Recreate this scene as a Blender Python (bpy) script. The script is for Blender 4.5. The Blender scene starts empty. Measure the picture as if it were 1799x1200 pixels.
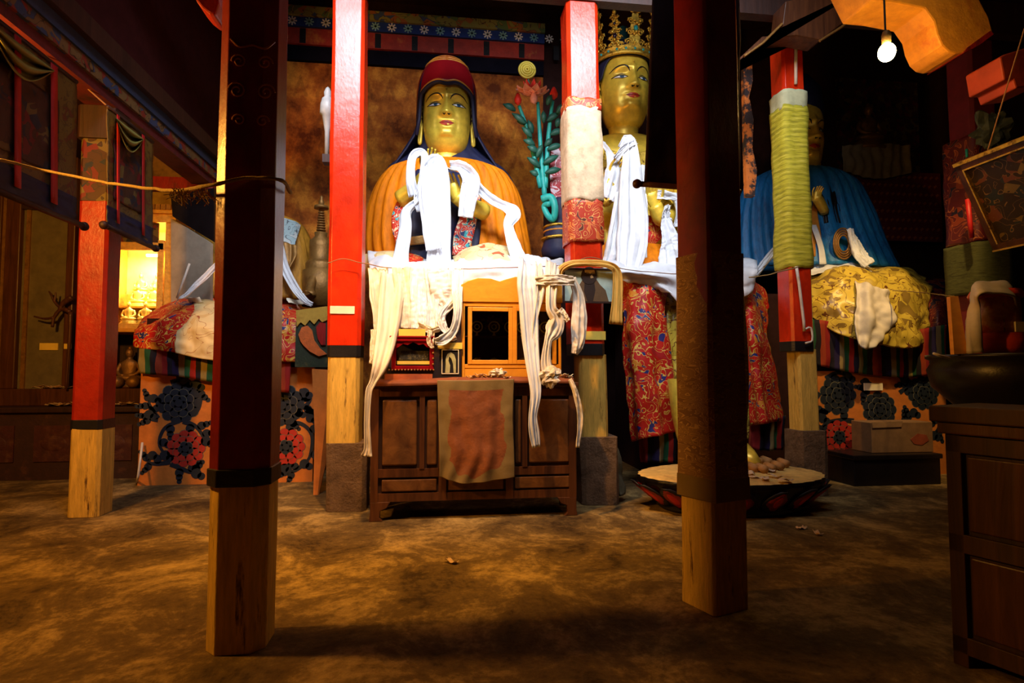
import bpy, bmesh, math, random
import numpy as np
from mathutils import Vector, Matrix, noise as mnoise
random.seed(7)
S = bpy.context.scene
COL = S.collection
PI = math.pi
# ------------------------------------------------------------------ camera
H = 1.2; FPX = 1000.0; YAW = math.radians(7.0); PITCH = math.radians(2.86)
cam = bpy.data.cameras.new('camera'); cam_o = bpy.data.objects.new('camera', cam); COL.objects.link(cam_o)
cam.sensor_width = 36.0; cam.lens = 36.0 * FPX / 1799.0; cam.clip_start = .05
cam_o.location = (0, 0, H); cam_o.rotation_euler = (PI/2 + PITCH, 0, -YAW)
S.camera = cam_o
S.view_settings.view_transform = 'Standard'; S.view_settings.look = 'None'
S.view_settings.gamma = 1.0; S.view_settings.use_curve_mapping = False
S.view_settings.exposure = 0.0
# ------------------------------------------------------------------ world + lights
wd = bpy.data.worlds.new('world'); S.world = wd; wd.use_nodes = True
wd.node_tree.nodes['Background'].inputs[0].default_value = (.55, .12, .75, 1)
wd.node_tree.nodes['Background'].inputs[1].default_value = .0

def area(name, loc, target, sx, sy, power, color, spread=180):
    l = bpy.data.lights.new(name, 'AREA'); l.shape = 'RECTANGLE'; l.size = sx; l.size_y = sy
    l.energy = power; l.color = color; l.spread = math.radians(spread)
    o = bpy.data.objects.new(name, l); COL.objects.link(o); o.location = loc
    d = Vector(target) - Vector(loc); o.rotation_euler = d.to_track_quat('-Z', 'Y').to_euler()
    return o
def point(name, loc, power, color, r=.05):
    l = bpy.data.lights.new(name, 'POINT'); l.energy = power; l.color = color; l.shadow_soft_size = r
    o = bpy.data.objects.new(name, l); COL.objects.link(o); o.location = loc
    return o
# daylight through the clerestory window above the front row of pillars
area('window_daylight', (.45, 2.62, 5.3), (.7, 6.6, 2.35), 3.9, 1.1, 150, (.86, .90, 1.0), 88)
# bare bulb hanging in the left aisle, just outside the frame: the lamp that lights the floor
point('left_aisle_lamp', (-3.1, 2.88, 2.75), 350, (1.0, .43, .06), .12)
sp_ = bpy.data.lights.new('pendant_lamp', 'SPOT'); sp_.energy = 600; sp_.color = (1.0, .47, .07); sp_.spot_size = math.radians(66); sp_.spot_blend = .6; sp_.shadow_soft_size = .05
sp_o = bpy.data.objects.new('pendant_lamp', sp_); COL.objects.link(sp_o); sp_o.location = (-.35, 3.3, 4.05); sp_o.rotation_euler = (Vector((-.1, 4.75, .6))-Vector((-.35, 3.3, 4.05))).to_track_quat('-Z', 'Y').to_euler()
sr_ = bpy.data.lights.new('right_pendant_lamp', 'SPOT'); sr_.energy = 420; sr_.color = (1.0, .62, .20); sr_.spot_size = math.radians(46); sr_.spot_blend = .7; sr_.shadow_soft_size = .05
sr_o = bpy.data.objects.new('right_pendant_lamp', sr_); COL.objects.link(sr_o); sr_o.location = (4.3, 3.9, 4.4); sr_o.rotation_euler = (Vector((4.75, 6.0, 1.7))-Vector((4.3, 3.9, 4.4))).to_track_quat('-Z', 'Y').to_euler()
# the lamp inside the left glass cabinet and the bare bulb on the right are made in their builders

# ------------------------------------------------------------------ pixel -> world helpers
_cy, _sy = math.cos(YAW), math.sin(YAW); _cp, _sp = math.cos(PITCH), math.sin(PITCH)
def ray(px, py):
    a = (px - 899.5)/FPX; b = (600 - py)/FPX
    f = _cp - b*_sp; z = _sp + b*_cp
    return Vector((a*_cy + f*_sy, -a*_sy + f*_cy, z))
def W(px, py, Y):
    r = ray(px, py); return Vector((0, 0, H)) + r*(Y/r.y)
def WX(px, py, X):
    r = ray(px, py); return Vector((0, 0, H)) + r*(X/r.x)
def WZ(px, py, z=0):
    r = ray(px, py); return Vector((0, 0, H)) + r*((z-H)/r.z)

# ------------------------------------------------------------------ materials
class NT:
    def __init__(s, name):
        s.m = bpy.data.materials.new(name); s.m.use_nodes = True; s.t = s.m.node_tree
        s.b = s.t.nodes['Principled BSDF']
    def n(s, typ, **kw):
        nd = s.t.nodes.new(typ)
        for k, v in kw.items():
            if k.startswith('i_'):
                key = k[2:].replace('_', ' ')
                s.plug(nd.inputs[key], v)
            elif k[0] == 'p' and k[1:].isdigit(): s.plug(nd.inputs[int(k[1:])], v)
            else: setattr(nd, k, v)
        return nd
    def plug(s, sock, v):
        if isinstance(v, bpy.types.NodeSocket): s.t.links.new(v, sock)
        elif isinstance(v, (tuple, list)) and len(v) == 3 and sock.type == 'RGBA': sock.default_value = (*v, 1)
        else: sock.default_value = v
    def co(s, scale=(1, 1, 1), kind='Object'):
        tc = s.n('ShaderNodeTexCoord'); mp = s.n('ShaderNodeMapping'); s.t.links.new(tc.outputs[kind], mp.inputs[0])
        mp.inputs['Scale'].default_value = scale; return mp.outputs[0]
    def noise(s, co, scale=5, detail=4, rough=.6, dist=0):
        nd = s.n('ShaderNodeTexNoise'); s.plug(nd.inputs['Vector'], co)
        nd.inputs['Scale'].default_value = scale; nd.inputs['Detail'].default_value = detail
        nd.inputs['Roughness'].default_value = rough; nd.inputs['Distortion'].default_value = dist
        return nd.outputs[0]
    def math(s, op, a, b=0.0, c=None):
        nd = s.n('ShaderNodeMath', operation=op); s.plug(nd.inputs[0], a); s.plug(nd.inputs[1], b)
        if c is not None: s.plug(nd.inputs[2], c)
        return nd.outputs[0]
    def ramp(s, fac, stops, interp='LINEAR'):
        nd = s.n('ShaderNodeValToRGB'); s.plug(nd.inputs[0], fac); cr = nd.color_ramp; cr.interpolation = interp
        while len(cr.elements) < len(stops): cr.elements.new(.5)
        for e, (p, c) in zip(cr.elements, stops): e.position = p; e.color = (*c, 1)
        return nd.outputs[0]
    def mix(s, fac, a, b):
        nd = s.n('ShaderNodeMix', data_type='RGBA'); s.plug(nd.inputs[0], fac); s.plug(nd.inputs[6], a); s.plug(nd.inputs[7], b)
        return nd.outputs[2]
    def bump(s, h, strength=.3, dist=.02):
        nd = s.n('ShaderNodeBump'); s.plug(nd.inputs['Height'], h); nd.inputs['Strength'].default_value = strength
        nd.inputs['Distance'].default_value = dist; s.t.links.new(nd.outputs[0], s.b.inputs['Normal'])
    def set(s, color=None, rough=.6, metal=0, spec=.5, sheen=0):
        if color is not None: s.plug(s.b.inputs['Base Color'], color)
        s.plug(s.b.inputs['Roughness'], rough); s.plug(s.b.inputs['Metallic'], metal)
        s.b.inputs['Specular IOR Level'].default_value = spec
        return s.m
def plain(name, c, rough=.6, metal=0, spec=.4, var=.25, scale=8, bump=.15, stretch=(1, 1, 1)):
    t = NT(name); co = t.co(stretch); n = t.noise(co, scale, 5)
    d = tuple(x*(1-var) for x in c); l = tuple(min(1, x*(1+var*.6)) for x in c)
    col = t.ramp(n, [(.3, d), (.7, l)]); t.set(col, rough, metal, spec)
    if bump: t.bump(t.noise(co, scale*4, 3), bump, .01)
    return t.m
def worn(name, c, dirt, rough=.4, lo=.52, hi=.72, scale=5, stretch=(1, 1, 1), bump=.4, spec=.5, metal=0, dist=.012):
    t = NT(name); co = t.co(stretch); n = t.noise(co, scale, 8, .7)
    base = t.ramp(t.noise(co, scale*2.1, 6), [(.25, tuple(x*.65 for x in c)), (.75, tuple(min(1, x*1.2) for x in c))])
    f = t.ramp(n, [(lo, (0, 0, 0)), (hi, (1, 1, 1))])
    t.set(t.mix(f, base, dirt), rough, metal, spec); t.bump(t.noise(co, scale*6, 6, .7), bump, dist)
    return t.m
def brocade(name, fills, line, scale=7, k=26, width=.22, rough=.45, stretch=(1, 1, 1)):
    """woven cloth: curling outlined cloud scrolls over patches of ground colour"""
    t = NT(name); co = t.co(stretch)
    n = t.noise(co, scale, 1.2, .5, 1.1)
    sn = t.math('ABSOLUTE', t.math('SINE', t.math('MULTIPLY', n, k)))
    ln = t.math('LESS_THAN', sn, width)
    v = t.n('ShaderNodeTexVoronoi', i_Scale=scale*1.5); t.t.links.new(co, v.inputs['Vector'])
    sep = t.n('ShaderNodeSeparateColor'); t.t.links.new(v.outputs['Color'], sep.inputs[0])
    st = []; s0 = 0
    for c, w in fills: st.append((s0, c)); s0 += w
    band = t.math('GREATER_THAN', t.math('SINE', t.math('MULTIPLY', n, k)), 0)
    fill = t.mix(band, fills[0][0], t.ramp(sep.outputs[0], st, 'CONSTANT'))
    t.set(t.mix(ln, fill, line), rough, 0, .4); t.bump(t.noise(co, 60, 3), .2, .005)
    return t.m
def stripes(name, cols, period, axis=0):
    t = NT(name); co = t.co(); sp = t.n('ShaderNodeSeparateXYZ'); t.t.links.new(co, sp.inputs[0])
    x = t.math('ADD', sp.outputs[axis], t.math('MULTIPLY', t.noise(t.co((1, 1, .3)), 9, 3), .05))
    fr = t.math('FRACT', t.math('DIVIDE', x, period)); n = len(cols); st = []
    for i, c in enumerate(cols): st.append((i/n, c))
    col = t.ramp(fr, st, 'LINEAR' if False else 'CONSTANT')
    col = t.mix(t.math('MULTIPLY', t.noise(t.co((60, 60, 2)), 3, 3), .5), col, (.02, .015, .02))
    t.set(col, .85, 0, .2); t.bump(t.noise(t.co((1, 1, 1)), 120, 2), .3, .004); return t.m
def wood(name, a, b, rough=.5, grain=(6, 6, .5), scale=3, bump=.35, spec=.4):
    t = NT(name); co = t.co(grain); n = t.noise(co, scale, 8, .65, .6)
    n2 = t.noise(t.co(), 2.5, 3); f = t.math('ADD', t.math('MULTIPLY', n, .75), t.math('MULTIPLY', n2, .25))
    t.set(t.ramp(f, [(.32, b), (.62, a)]), rough, 0, spec); t.bump(n, bump, .01); return t.m
def glass(name, tint=(1, 1, 1), rough=.03, alpha=.12):
    t = NT(name); tr = t.n('ShaderNodeBsdfTransparent'); tr.inputs[0].default_value = (*tint, 1)
    gl = t.n('ShaderNodeBsdfGlossy'); gl.inputs['Roughness'].default_value = rough
    fz = t.n('ShaderNodeFresnel'); fz.inputs[0].default_value = 1.45
    mx = t.n('ShaderNodeMixShader'); t.t.links.new(fz.outputs[0], mx.inputs[0])
    t.t.links.new(tr.outputs[0], mx.inputs[1]); t.t.links.new(gl.outputs[0], mx.inputs[2])
    t.t.links.new(mx.outputs[0], t.t.nodes['Material Output'].inputs[0]); return t.m
def emit(name, c, s):
    t = NT(name); t.set(c, .5); t.b.inputs['Emission Color'].default_value = (*c, 1); t.b.inputs['Emission Strength'].default_value = s; return t.m

M = {}
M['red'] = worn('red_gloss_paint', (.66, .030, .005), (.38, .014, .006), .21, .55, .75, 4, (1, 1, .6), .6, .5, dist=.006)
M['red_shaded'] = worn('shaded_red_gloss_paint', (.20, .008, .008), (.08, .006, .008), .32, .5, .75, 4, (1, 1, .6), .35, .45, dist=.006)  # same red, with the backlit shade of the near pillars put into the colour
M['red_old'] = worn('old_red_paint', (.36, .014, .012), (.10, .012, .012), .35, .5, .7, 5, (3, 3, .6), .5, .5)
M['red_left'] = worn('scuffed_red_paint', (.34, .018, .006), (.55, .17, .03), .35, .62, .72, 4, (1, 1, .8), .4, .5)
M['black_band'] = plain('black_paint_band', (.012, .011, .013), .4, bump=.3)
M['post_wood'] = worn('bare_post_wood', (.74, .47, .09), (.11, .05, .012), .75, .57, .68, 3.2, (7, 7, .9), .7, .3)
M['stone'] = worn('rough_stone_base', (.24, .15, .09), (.08, .05, .03), .95, .45, .7, 7, (1, 1, 1), 1.0, .1, dist=.03)
M['wood_dark'] = wood('dark_brown_wood', (.11, .038, .014), (.03, .010, .005), .38)
M['wood_panel'] = wood('table_panel_wood', (.17, .07, .02), (.05, .016, .006), .42, (2, 2, 2), 4)
M['wood_black'] = wood('blackened_wood', (.045, .016, .01), (.015, .006, .005), .55)
M['wood_front'] = wood('front_chest_wood', (.075, .026, .009), (.022, .008, .004), .6)
M['wood_yellow'] = wood('yellow_varnished_wood', (.80, .36, .035), (.62, .24, .02), .35, (3, 1, 6), 2, .12)
M['gold'] = worn('gilded_skin', (.88, .60, .06), (.62, .40, .04), .38, .55, .8, 5, (1, 1, 1), .08, .6, .35)
M['gold_metal'] = worn('gilt_metal', (.95, .58, .08), (.22, .10, .015), .28, .5, .62, 16, (1, 1, 1), .6, .6, .8)
M['gold_old'] = worn('tarnished_gilding', (.34, .17, .04), (.10, .045, .012), .45, .5, .7, 6, (1, 1, 1), .4, .5, .5)
M['robe'] = worn('saffron_satin_robe', (.74, .205, .003), (.36, .08, .003), .6, .5, .8, 3, (3, 3, .8), .35, .15)
M['robe_dull'] = worn('dull_saffron_robe', (.50, .23, .02), (.16, .06, .01), .55, .5, .75, 4, (4, 4, 1), .4, .3)
M['navy'] = plain('navy_lining', (.010, .012, .045), .6)
M['maroon'] = plain('maroon_cloth', (.14, .008, .018), .7)
M['hat'] = plain('crimson_lacquer_hat', (.24, .006, .010), .14, spec=.7, var=.1, bump=.02)
M['orange_gold'] = plain('orange_gold_trim', (.55, .22, .03), .4)
M['ink'] = plain('black_ink', (.010, .008, .010), .5, bump=0)
M['white_paint'] = plain('white_eye_paint', (.85, .83, .78), .3, bump=0, var=.05)
M['iris'] = plain('blue_iris', (.02, .09, .18), .3, bump=0)
M['lip'] = plain('red_lip_paint', (.50, .045, .02), .4, bump=0)
def khata(name, c, warm=None):
    t = NT(name); co = t.co(); n = t.noise(co, 6, 6); w = t.noise(co, 40, 3)
    t.set(t.ramp(n, [(.3, tuple(x*.82 for x in c)), (.6, c)]), .55, 0, .3); t.bump(w, .25, .006)
    t.b.inputs['Subsurface Weight'].default_value = 0
    return t.m
M['khata'] = khata('white_silk_scarf', (.74, .77, .82))
M['khata_cream'] = khata('cream_silk_scarf', (.74, .66, .54))
M['khata_yellow'] = khata('yellow_silk_scarf', (.80, .46, .09))
M['cotton'] = khata('soiled_white_cotton', (.78, .72, .58))
M['sheer'] = khata('sheer_brown_gauze', (.22, .15, .055))
M['brocade_red'] = brocade('red_cloud_brocade', [((.55, .018, .010), .62), ((.03, .03, .16), .14), ((.62, .22, .02), .10), ((.45, .02, .02), .14)], (.75, .50, .10), 8.5, 19, .24)
M['brocade_small'] = brocade('red_patchwork_brocade', [((.45, .04, .015), .55), ((.65, .15, .03), .25), ((.12, .03, .02), .2)], (.70, .36, .10), 9, 24, .25)
M['brocade_trim'] = brocade('multicolour_brocade_border', [((.50, .03, .015), .35), ((.02, .03, .12), .2), ((.02, .35, .40), .2), ((.70, .55, .35), .25)], (.85, .75, .55), 12, 22, .22)
M['brocade_gold'] = brocade('gold_green_brocade', [((.62, .46, .06), .45), ((.45, .32, .04), .3), ((.25, .16, .03), .25)], (.14, .05, .015), 7, 13, .16, .35)
M['brocade_cream'] = brocade('cream_flowered_brocade', [((.75, .60, .30), .5), ((.68, .50, .22), .4), ((.50, .12, .04), .10)], (.35, .12, .05), 5, 13, .07, .45)
M['brocade_dark'] = brocade('dark_patterned_hanging', [((.10, .010, .012), .5), ((.22, .035, .012), .3), ((.02, .012, .03), .2)], (.42, .13, .03), 6, 20, .14)
M['brocade_cover'] = brocade('brown_printed_wrap', [((.24, .13, .05), .6), ((.18, .09, .035), .4)], (.46, .28, .10), 9, 24, .22, .8, (1, 1, 2.5))
M['thangka'] = brocade('dim_painted_scroll', [((.05, .018, .010), .4), ((.01, .015, .03), .2), ((.12, .08, .02), .2), ((.12, .01, .01), .2)], (.03, .015, .01), 7, 16, .2, .6)
M['thangka_border'] = brocade('ochre_scroll_border', [((.12, .075, .015), .5), ((.07, .04, .01), .3), ((.10, .02, .01), .2)], (.06, .03, .01), 9, 20, .2)
M['ribbon_red'] = plain('red_ribbon', (.42, .01, .012), .5)
M['tiedye'] = stripes('striped_woollen_hanging', [(.30, .015, .012), (.012, .01, .02), (.02, .012, .07), (.36, .26, .10), (.02, .13, .05), (.40, .02, .012), (.012, .012, .03), (.33, .24, .06), (.015, .10, .04), (.012, .01, .015), (.36, .05, .015)], .62)
M['mural'] = worn('painted_mural_wall', (.42, .17, .035), (.13, .04, .012), .9, .48, .68, 1.7, (1, 1, 1), .5, .1)
M['ochre_wall'] = worn('ochre_plaster', (.55, .34, .06), (.25, .11, .02), .9, .5, .7, 2.2, (1, 1, 1), .5, .1)
M['panel_orange'] = worn('orange_painted_plaster', (.62, .20, .035), (.45, .14, .03), .8, .5, .7, 2.5, (1, 1, 1), .3, .2)
M['flower_dark'] = plain('blue_black_flower_paint', (.012, .018, .030), .6, bump=0)
M['flower_line'] = plain('pale_flower_outline', (.13, .12, .08), .6, bump=0)
M['flower_red'] = plain('red_flower_paint', (.42, .025, .015), .6, bump=0)
M['plaster_dark'] = plain('very_dark_plaster', (.032, .012, .010), .95, spec=.1)  # one even, very dark brown for walls and ceiling
M['plaster_grey'] = plain('grey_distempered_board', (.42, .36, .27), .9, var=.35, scale=3)
M['teal'] = plain('turquoise_paint', (.02, .38, .34), .45)
M['leafgreen'] = plain('dark_green_leaf', (.015, .10, .07), .5)
M['petal'] = plain('coral_petal', (.85, .36, .28), .5)
M['petal_red'] = plain('red_petal', (.70, .03, .02), .5)
M['yellow_disc'] = plain('yellow_seed_disc', (.50, .42, .05), .5)
M['beige'] = worn('beige_linen_wrap', (.66, .50, .32), (.40, .24, .12), .85, .55, .75, 6, (1, 1, 1), .5, .2)
M['paper'] = plain('yellow_paper_label', (.85, .62, .10), .8, var=.1, bump=0)
M['paper_white'] = plain('white_paper_label', (.85, .78, .60), .8, var=.1, bump=0)
M['note'] = plain('banknote_paper', (.62, .42, .26), .8, var=.4, scale=30)
M['rope'] = plain('hemp_rope', (.42, .29, .10), .95, scale=60, bump=1)
M['wire'] = plain('brown_string', (.28, .14, .06), .9)
M['pipe'] = plain('pale_conduit', (.75, .68, .58), .4)
M['blue'] = worn('blue_satin_robe', (.014, .19, .48), (.008, .06, .20), .4, .5, .7, 4, (4, 4, 1), .4, .5)
M['silver'] = plain('grey_silk', (.40, .42, .42), .4)
M['black_lacquer'] = plain('black_lacquer', (.010, .007, .008), .35)
M['jar_red'] = plain('red_lacquer_drum', (.75, .07, .012), .3)
M['jar_body'] = worn('amber_jar', (.90, .42, .07), (.60, .16, .03), .2, .5, .6, 8)
M['cardboard'] = plain('cardboard', (.22, .12, .055), .9)
M['glass'] = glass('cabinet_glass')
M['glass_dusty'] = plain('dusty_glass_reflection', (.16, .13, .07), .4)
M['picture'] = plain('teal_grey_backdrop', (.42, .55, .48), .5, var=.2)
M['skin_dark'] = plain('dark_portrait_tone', (.030, .013, .008), .6, bump=0)
M['skin_mid'] = plain('portrait_highlight', (.50, .36, .18), .6, bump=0)
M['skin_robe'] = plain('portrait_robe', (.14, .075, .03), .6)
def dirt_floor():
    t = NT('trodden_earth_floor'); co = t.co()
    a = t.noise(co, 1.7, 12, .72, .5); b = t.noise(co, 18, 8, .8)
    f = t.math('ADD', t.math('MULTIPLY', a, .72), t.math('MULTIPLY', b, .28))
    t.set(t.ramp(f, [(.38, (.035, .019, .007)), (.50, (.15, .095, .033)), (.61, (.44, .30, .11))]), .85, 0, .25)
    t.bump(f, .9, .03); return t.m
M['floor'] = dirt_floor()
def slats_green():
    t = NT('yellow_green_woven_wrap'); sp = t.n('ShaderNodeSeparateXYZ'); t.t.links.new(t.co(), sp.inputs[0])
    z = t.math('ADD', sp.outputs[2], t.math('MULTIPLY', t.noise(t.co((1, 1, 1)), 5, 3), .05))
    s = t.math('SINE', t.math('MULTIPLY', z, 120)); n = t.noise(t.co((3, 3, 40)), 3, 4)
    f = t.math('ADD', t.math('MULTIPLY', s, .09), n)
    t.set(t.ramp(f, [(.3, (.26, .25, .02)), (.55, (.52, .48, .03)), (.75, (.66, .60, .10))]), .75, 0, .3)
    t.bump(f, .12, .003); return t.m
M['green_wrap'] = slats_green()
M['green_wrap_top'] = plain('pale_green_wrap_top', (.52, .55, .34), .8)
M['green_dark'] = worn('dark_green_wrap', (.08, .085, .03), (.03, .03, .015), .9, .5, .7, 8, (1, 1, 6), .4, .2)
def tri_pattern():
    t = NT('mural_with_repeated_figures'); sp = t.n('ShaderNodeSeparateXYZ'); t.t.links.new(t.co(), sp.inputs[0])
    fx = t.math('SUBTRACT', t.math('FRACT', t.math('DIVIDE', sp.outputs[0], .30)), .5)
    fz = t.math('FRACT', t.math('DIVIDE', sp.outputs[2], .44))
    ax = t.math('MULTIPLY', t.math('ABSOLUTE', fx), 2.2)
    edge = t.math('SUBTRACT', t.math('ADD', ax, t.math('MULTIPLY', t.noise(t.co(), 14, 4), .5)), t.math('SUBTRACT', 1.05, fz))
    fig = t.math('LESS_THAN', t.math('ABSOLUTE', edge), .16)
    fig = t.math('MULTIPLY', fig, t.math('GREATER_THAN', fz, .22))
    n = t.noise(t.co(), 1.4, 8, .7)
    base = t.ramp(n, [(.38, (.11, .022, .005)), (.50, (.40, .105, .014)), (.62, (.80, .30, .035))])
    t.set(t.mix(t.math('MULTIPLY', fig, .28), base, (.10, .03, .01)), .85, 0, .15); t.bump(t.noise(t.co(), 30, 4), .3, .01); return t.m
M['mural_fig'] = tri_pattern()

# ------------------------------------------------------------------ mesh builder
class MB:
    def __init__(s): s.v = []; s.f = []; s.mi = []; s.cur = 0
    def add(s, vs, fs):
        o = len(s.v); s.v.extend([Vector(v) for v in vs])
        for f in fs: s.f.append(tuple(i+o for i in f)); s.mi.append(s.cur)
        return s
    def m(s, i): s.cur = i; return s
    def box(s, a, b, bev=0):
        (x0, y0, z0), (x1, y1, z1) = a, b
        x0, x1 = min(x0, x1), max(x0, x1); y0, y1 = min(y0, y1), max(y0, y1); z0, z1 = min(z0, z1), max(z0, z1)
        return s.add([(x0,y0,z0),(x1,y0,z0),(x1,y1,z0),(x0,y1,z0),(x0,y0,z1),(x1,y0,z1),(x1,y1,z1),(x0,y1,z1)],
              [(0,3,2,1),(4,5,6,7),(0,1,5,4),(1,2,6,5),(2,3,7,6),(3,0,4,7)])
    def obox(s, c, ax, ay, az):
        c = Vector(c); ax, ay, az = Vector(ax), Vector(ay), Vector(az)
        vs = [c+ax*i+ay*j+az*k for k in (-1, 1) for (i, j) in ((-1,-1),(1,-1),(1,1),(-1,1))]
        return s.add(vs, [(0,3,2,1),(4,5,6,7),(0,1,5,4),(1,2,6,5),(2,3,7,6),(3,0,4,7)])
    def rings(s, rs, closed=True, cap=True):
        n = len(rs[0]); vs = [p for r in rs for p in r]; fs = []
        for i in range(len(rs)-1):
            for j in range(n if closed else n-1):
                k = (j+1) % n; fs.append((i*n+j, i*n+k, (i+1)*n+k, (i+1)*n+j))
        if cap and closed: fs.append(tuple(range(n))[::-1]); fs.append(tuple((len(rs)-1)*n+j for j in range(n)))
        return s.add(vs, fs)
    def tube(s, pts, r, seg=8, cap=True):
        pts = [Vector(p) for p in pts]; rs = []; ref = None
        for i, p in enumerate(pts):
            t = (pts[min(i+1, len(pts)-1)] - pts[max(i-1, 0)]).normalized()
            if ref is None: ref = Vector((0, 0, 1)) if abs(t.z) < .9 else Vector((1, 0, 0))
            u = (ref - t*ref.dot(t)).normalized(); w = t.cross(u); ref = u
            rr = r(i/(len(pts)-1)) if callable(r) else r
            rs.append([p + (u*math.cos(2*PI*k/seg) + w*math.sin(2*PI*k/seg))*rr for k in range(seg)])
        return s.rings(rs, True, cap)
    def lathe(s, c, prof, seg=24, sx=1, sy=1):
        c = Vector(c)
        return s.rings([[c + Vector((r*sx*math.cos(2*PI*k/seg), r*sy*math.sin(2*PI*k/seg), z)) for k in range(seg)] for (r, z) in prof])
    def ball(s, c, r, seg=12, sc=(1, 1, 1)):
        prof = [(max(1e-4, math.sin(PI*i/seg)), -math.cos(PI*i/seg)) for i in range(seg+1)]
        c = Vector(c)
        return s.rings([[c + Vector((q*r*sc[0]*math.cos(2*PI*k/seg), q*r*sc[1]*math.sin(2*PI*k/seg), z*r*sc[2])) for k in range(seg)] for (q, z) in prof])
    def grid(s, P):
        nv = len(P); nu = len(P[0]); vs = [p for r in P for p in r]
        return s.add(vs, [(i*nu+j, i*nu+j+1, (i+1)*nu+j+1, (i+1)*nu+j) for i in range(nv-1) for j in range(nu-1)])
    def poly(s, pts, t):
        """extruded outline; t = thickness vector"""
        pts = [Vector(p) for p in pts]; n = len(pts); t = Vector(t)
        return s.add(pts + [p+t for p in pts], [tuple(range(n)), tuple(range(n, 2*n))[::-1]] + [(i, (i+1) % n + 0, (i+1) % n + n, i+n) for i in range(n)])
    def build(s, name, mat, parent=None, smooth=False, solid=0, bevel=0, sub=0):
        me = bpy.data.meshes.new(name)
        off = Vector(parent_world(parent)) if parent else Vector((0, 0, 0))
        me.from_pydata([tuple(v-off) for v in s.v], [], s.f)
        mats = mat if isinstance(mat, (list, tuple)) else [mat]
        for q in mats: me.materials.append(M[q] if isinstance(q, str) else q)
        for p, i in zip(me.polygons, s.mi): p.material_index = min(i, len(mats)-1); p.use_smooth = smooth
        bm = bmesh.new(); bm.from_mesh(me); bmesh.ops.recalc_face_normals(bm, faces=bm.faces); bm.to_mesh(me); bm.free()
        o = bpy.data.objects.new(name, me); COL.objects.link(o)
        if parent: o.parent = parent
        if solid:
            md = o.modifiers.new('solid', 'SOLIDIFY'); md.thickness = solid; md.offset = 0
        if bevel:
            md = o.modifiers.new('bevel', 'BEVEL'); md.width = bevel; md.segments = 2; md.limit_method = 'ANGLE'
        return o
def parent_world(o):
    v = Vector((0, 0, 0))
    while o: v += Vector(o.location); o = o.parent
    return v
def tag(o, label, cat, group=None, kind=None):
    o['label'] = label; o['category'] = cat
    if group: o['group'] = group
    if kind: o['kind'] = kind
    return o
def thing(name, label, cat, loc, group=None):
    o = bpy.data.objects.new(name, None); COL.objects.link(o); o.location = loc; o.empty_display_size = .1
    return tag(o, label, cat, group)
def struct(name, mb, mat, **k):
    o = mb.build(name, mat, **k); o['kind'] = 'structure'; return o
def cr(P, n):
    """Catmull-Rom resample of control points P (k,3) to n"""
    P = np.array([tuple(p) for p in P], float); k = len(P)
    if k == 2: return np.array([P[0]*(1-t)+P[1]*t for t in np.linspace(0, 1, n)])
    Q = np.vstack([2*P[0]-P[1], P, 2*P[-1]-P[-2]]); out = []
    for t in np.linspace(0, k-1-1e-9, n):
        i = int(t); f = t-i; a, b, c, d = Q[i:i+4]
        out.append(.5*((2*b)+(-a+c)*f+(2*a-5*b+4*c-d)*f*f+(-a+3*b-3*c+d)*f**3))
    return np.array(out)
def curve(P, n=24): return [Vector(p) for p in cr(P, n)]
def net(rows, nu=40, nv=40, amp=.02, fold=None, fs=4, seed=0, px=True):
    """cloth surface through a control net; rows of (px,py,Y) or world points; fold=(count, amplitude) = ridges running down"""
    R = [[W(*p) if px else Vector(p) for p in r] for r in rows]
    A = [cr(r, nu) for r in R]; G = np.zeros((nv, nu, 3))
    for j in range(nu): G[:, j, :] = cr([a[j] for a in A], nv)
    P = [[Vector(G[i, j]) for j in range(nu)] for i in range(nv)]
    out = []
    for i in range(nv):
        row = []
        for j in range(nu):
            a = P[max(i-1, 0)][j]; b = P[min(i+1, nv-1)][j]; c = P[i][max(j-1, 0)]; d = P[i][min(j+1, nu-1)]
            n = (d-c).cross(b-a); n = n.normalized() if n.length > 1e-9 else Vector((0, -1, 0))
            q = P[i][j]; h = mnoise.noise(q*fs + Vector((seed, 0, 0)))*amp + mnoise.noise(q*fs*2.7 + Vector((0, seed, 3)))*amp*.4
            if fold:
                u = j/(nu-1); v = i/(nv-1)
                ph = fold[0]*2*PI*(u + .06*mnoise.noise(Vector((v*2, u*3, seed)))) + seed
                h += fold[1]*math.sin(ph)*(fold[2] + (1-fold[2])*v if len(fold) > 2 else 1)
            row.append(q + n*h)
        out.append(row)
    return out
def ribbon(pts, nf=3, amp=.015, n=48, m=20, seed=0, twist=0):
    """scarf: pts = (px,py,Y,width_px); gathered cross-section"""
    C = cr([W(p[0], p[1], p[2]) for p in pts], n); Wd = cr([(p[3]*.001*p[2]/ray(p[0], p[1]).y, 0, 0) for p in pts], n)[:, 0]
    rows = []
    for i in range(n):
        p = Vector(C[i]); t = (Vector(C[min(i+1, n-1)]) - Vector(C[max(i-1, 0)])).normalized()
        N = Vector((.1, -1, .15)); N = (N - t*N.dot(t)).normalized(); B = t.cross(N).normalized()
        row = []
        for j in range(m):
            w = j/(m-1)-.5; v = i/(n-1)
            off = amp*2.6*mnoise.noise(Vector((w*nf*1.9+.5*v, v*1.6, seed*1.7))) + amp*1.1*mnoise.noise(Vector((w*nf*4, v*5, seed*2.3))) + amp*.5*mnoise.noise(Vector((w*5, v*22, seed)))
            row.append(p + B*w*Wd[i]*(1+.10*mnoise.noise(Vector((v*7, w, seed)))) + N*off)
        rows.append(row)
    return rows
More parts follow.
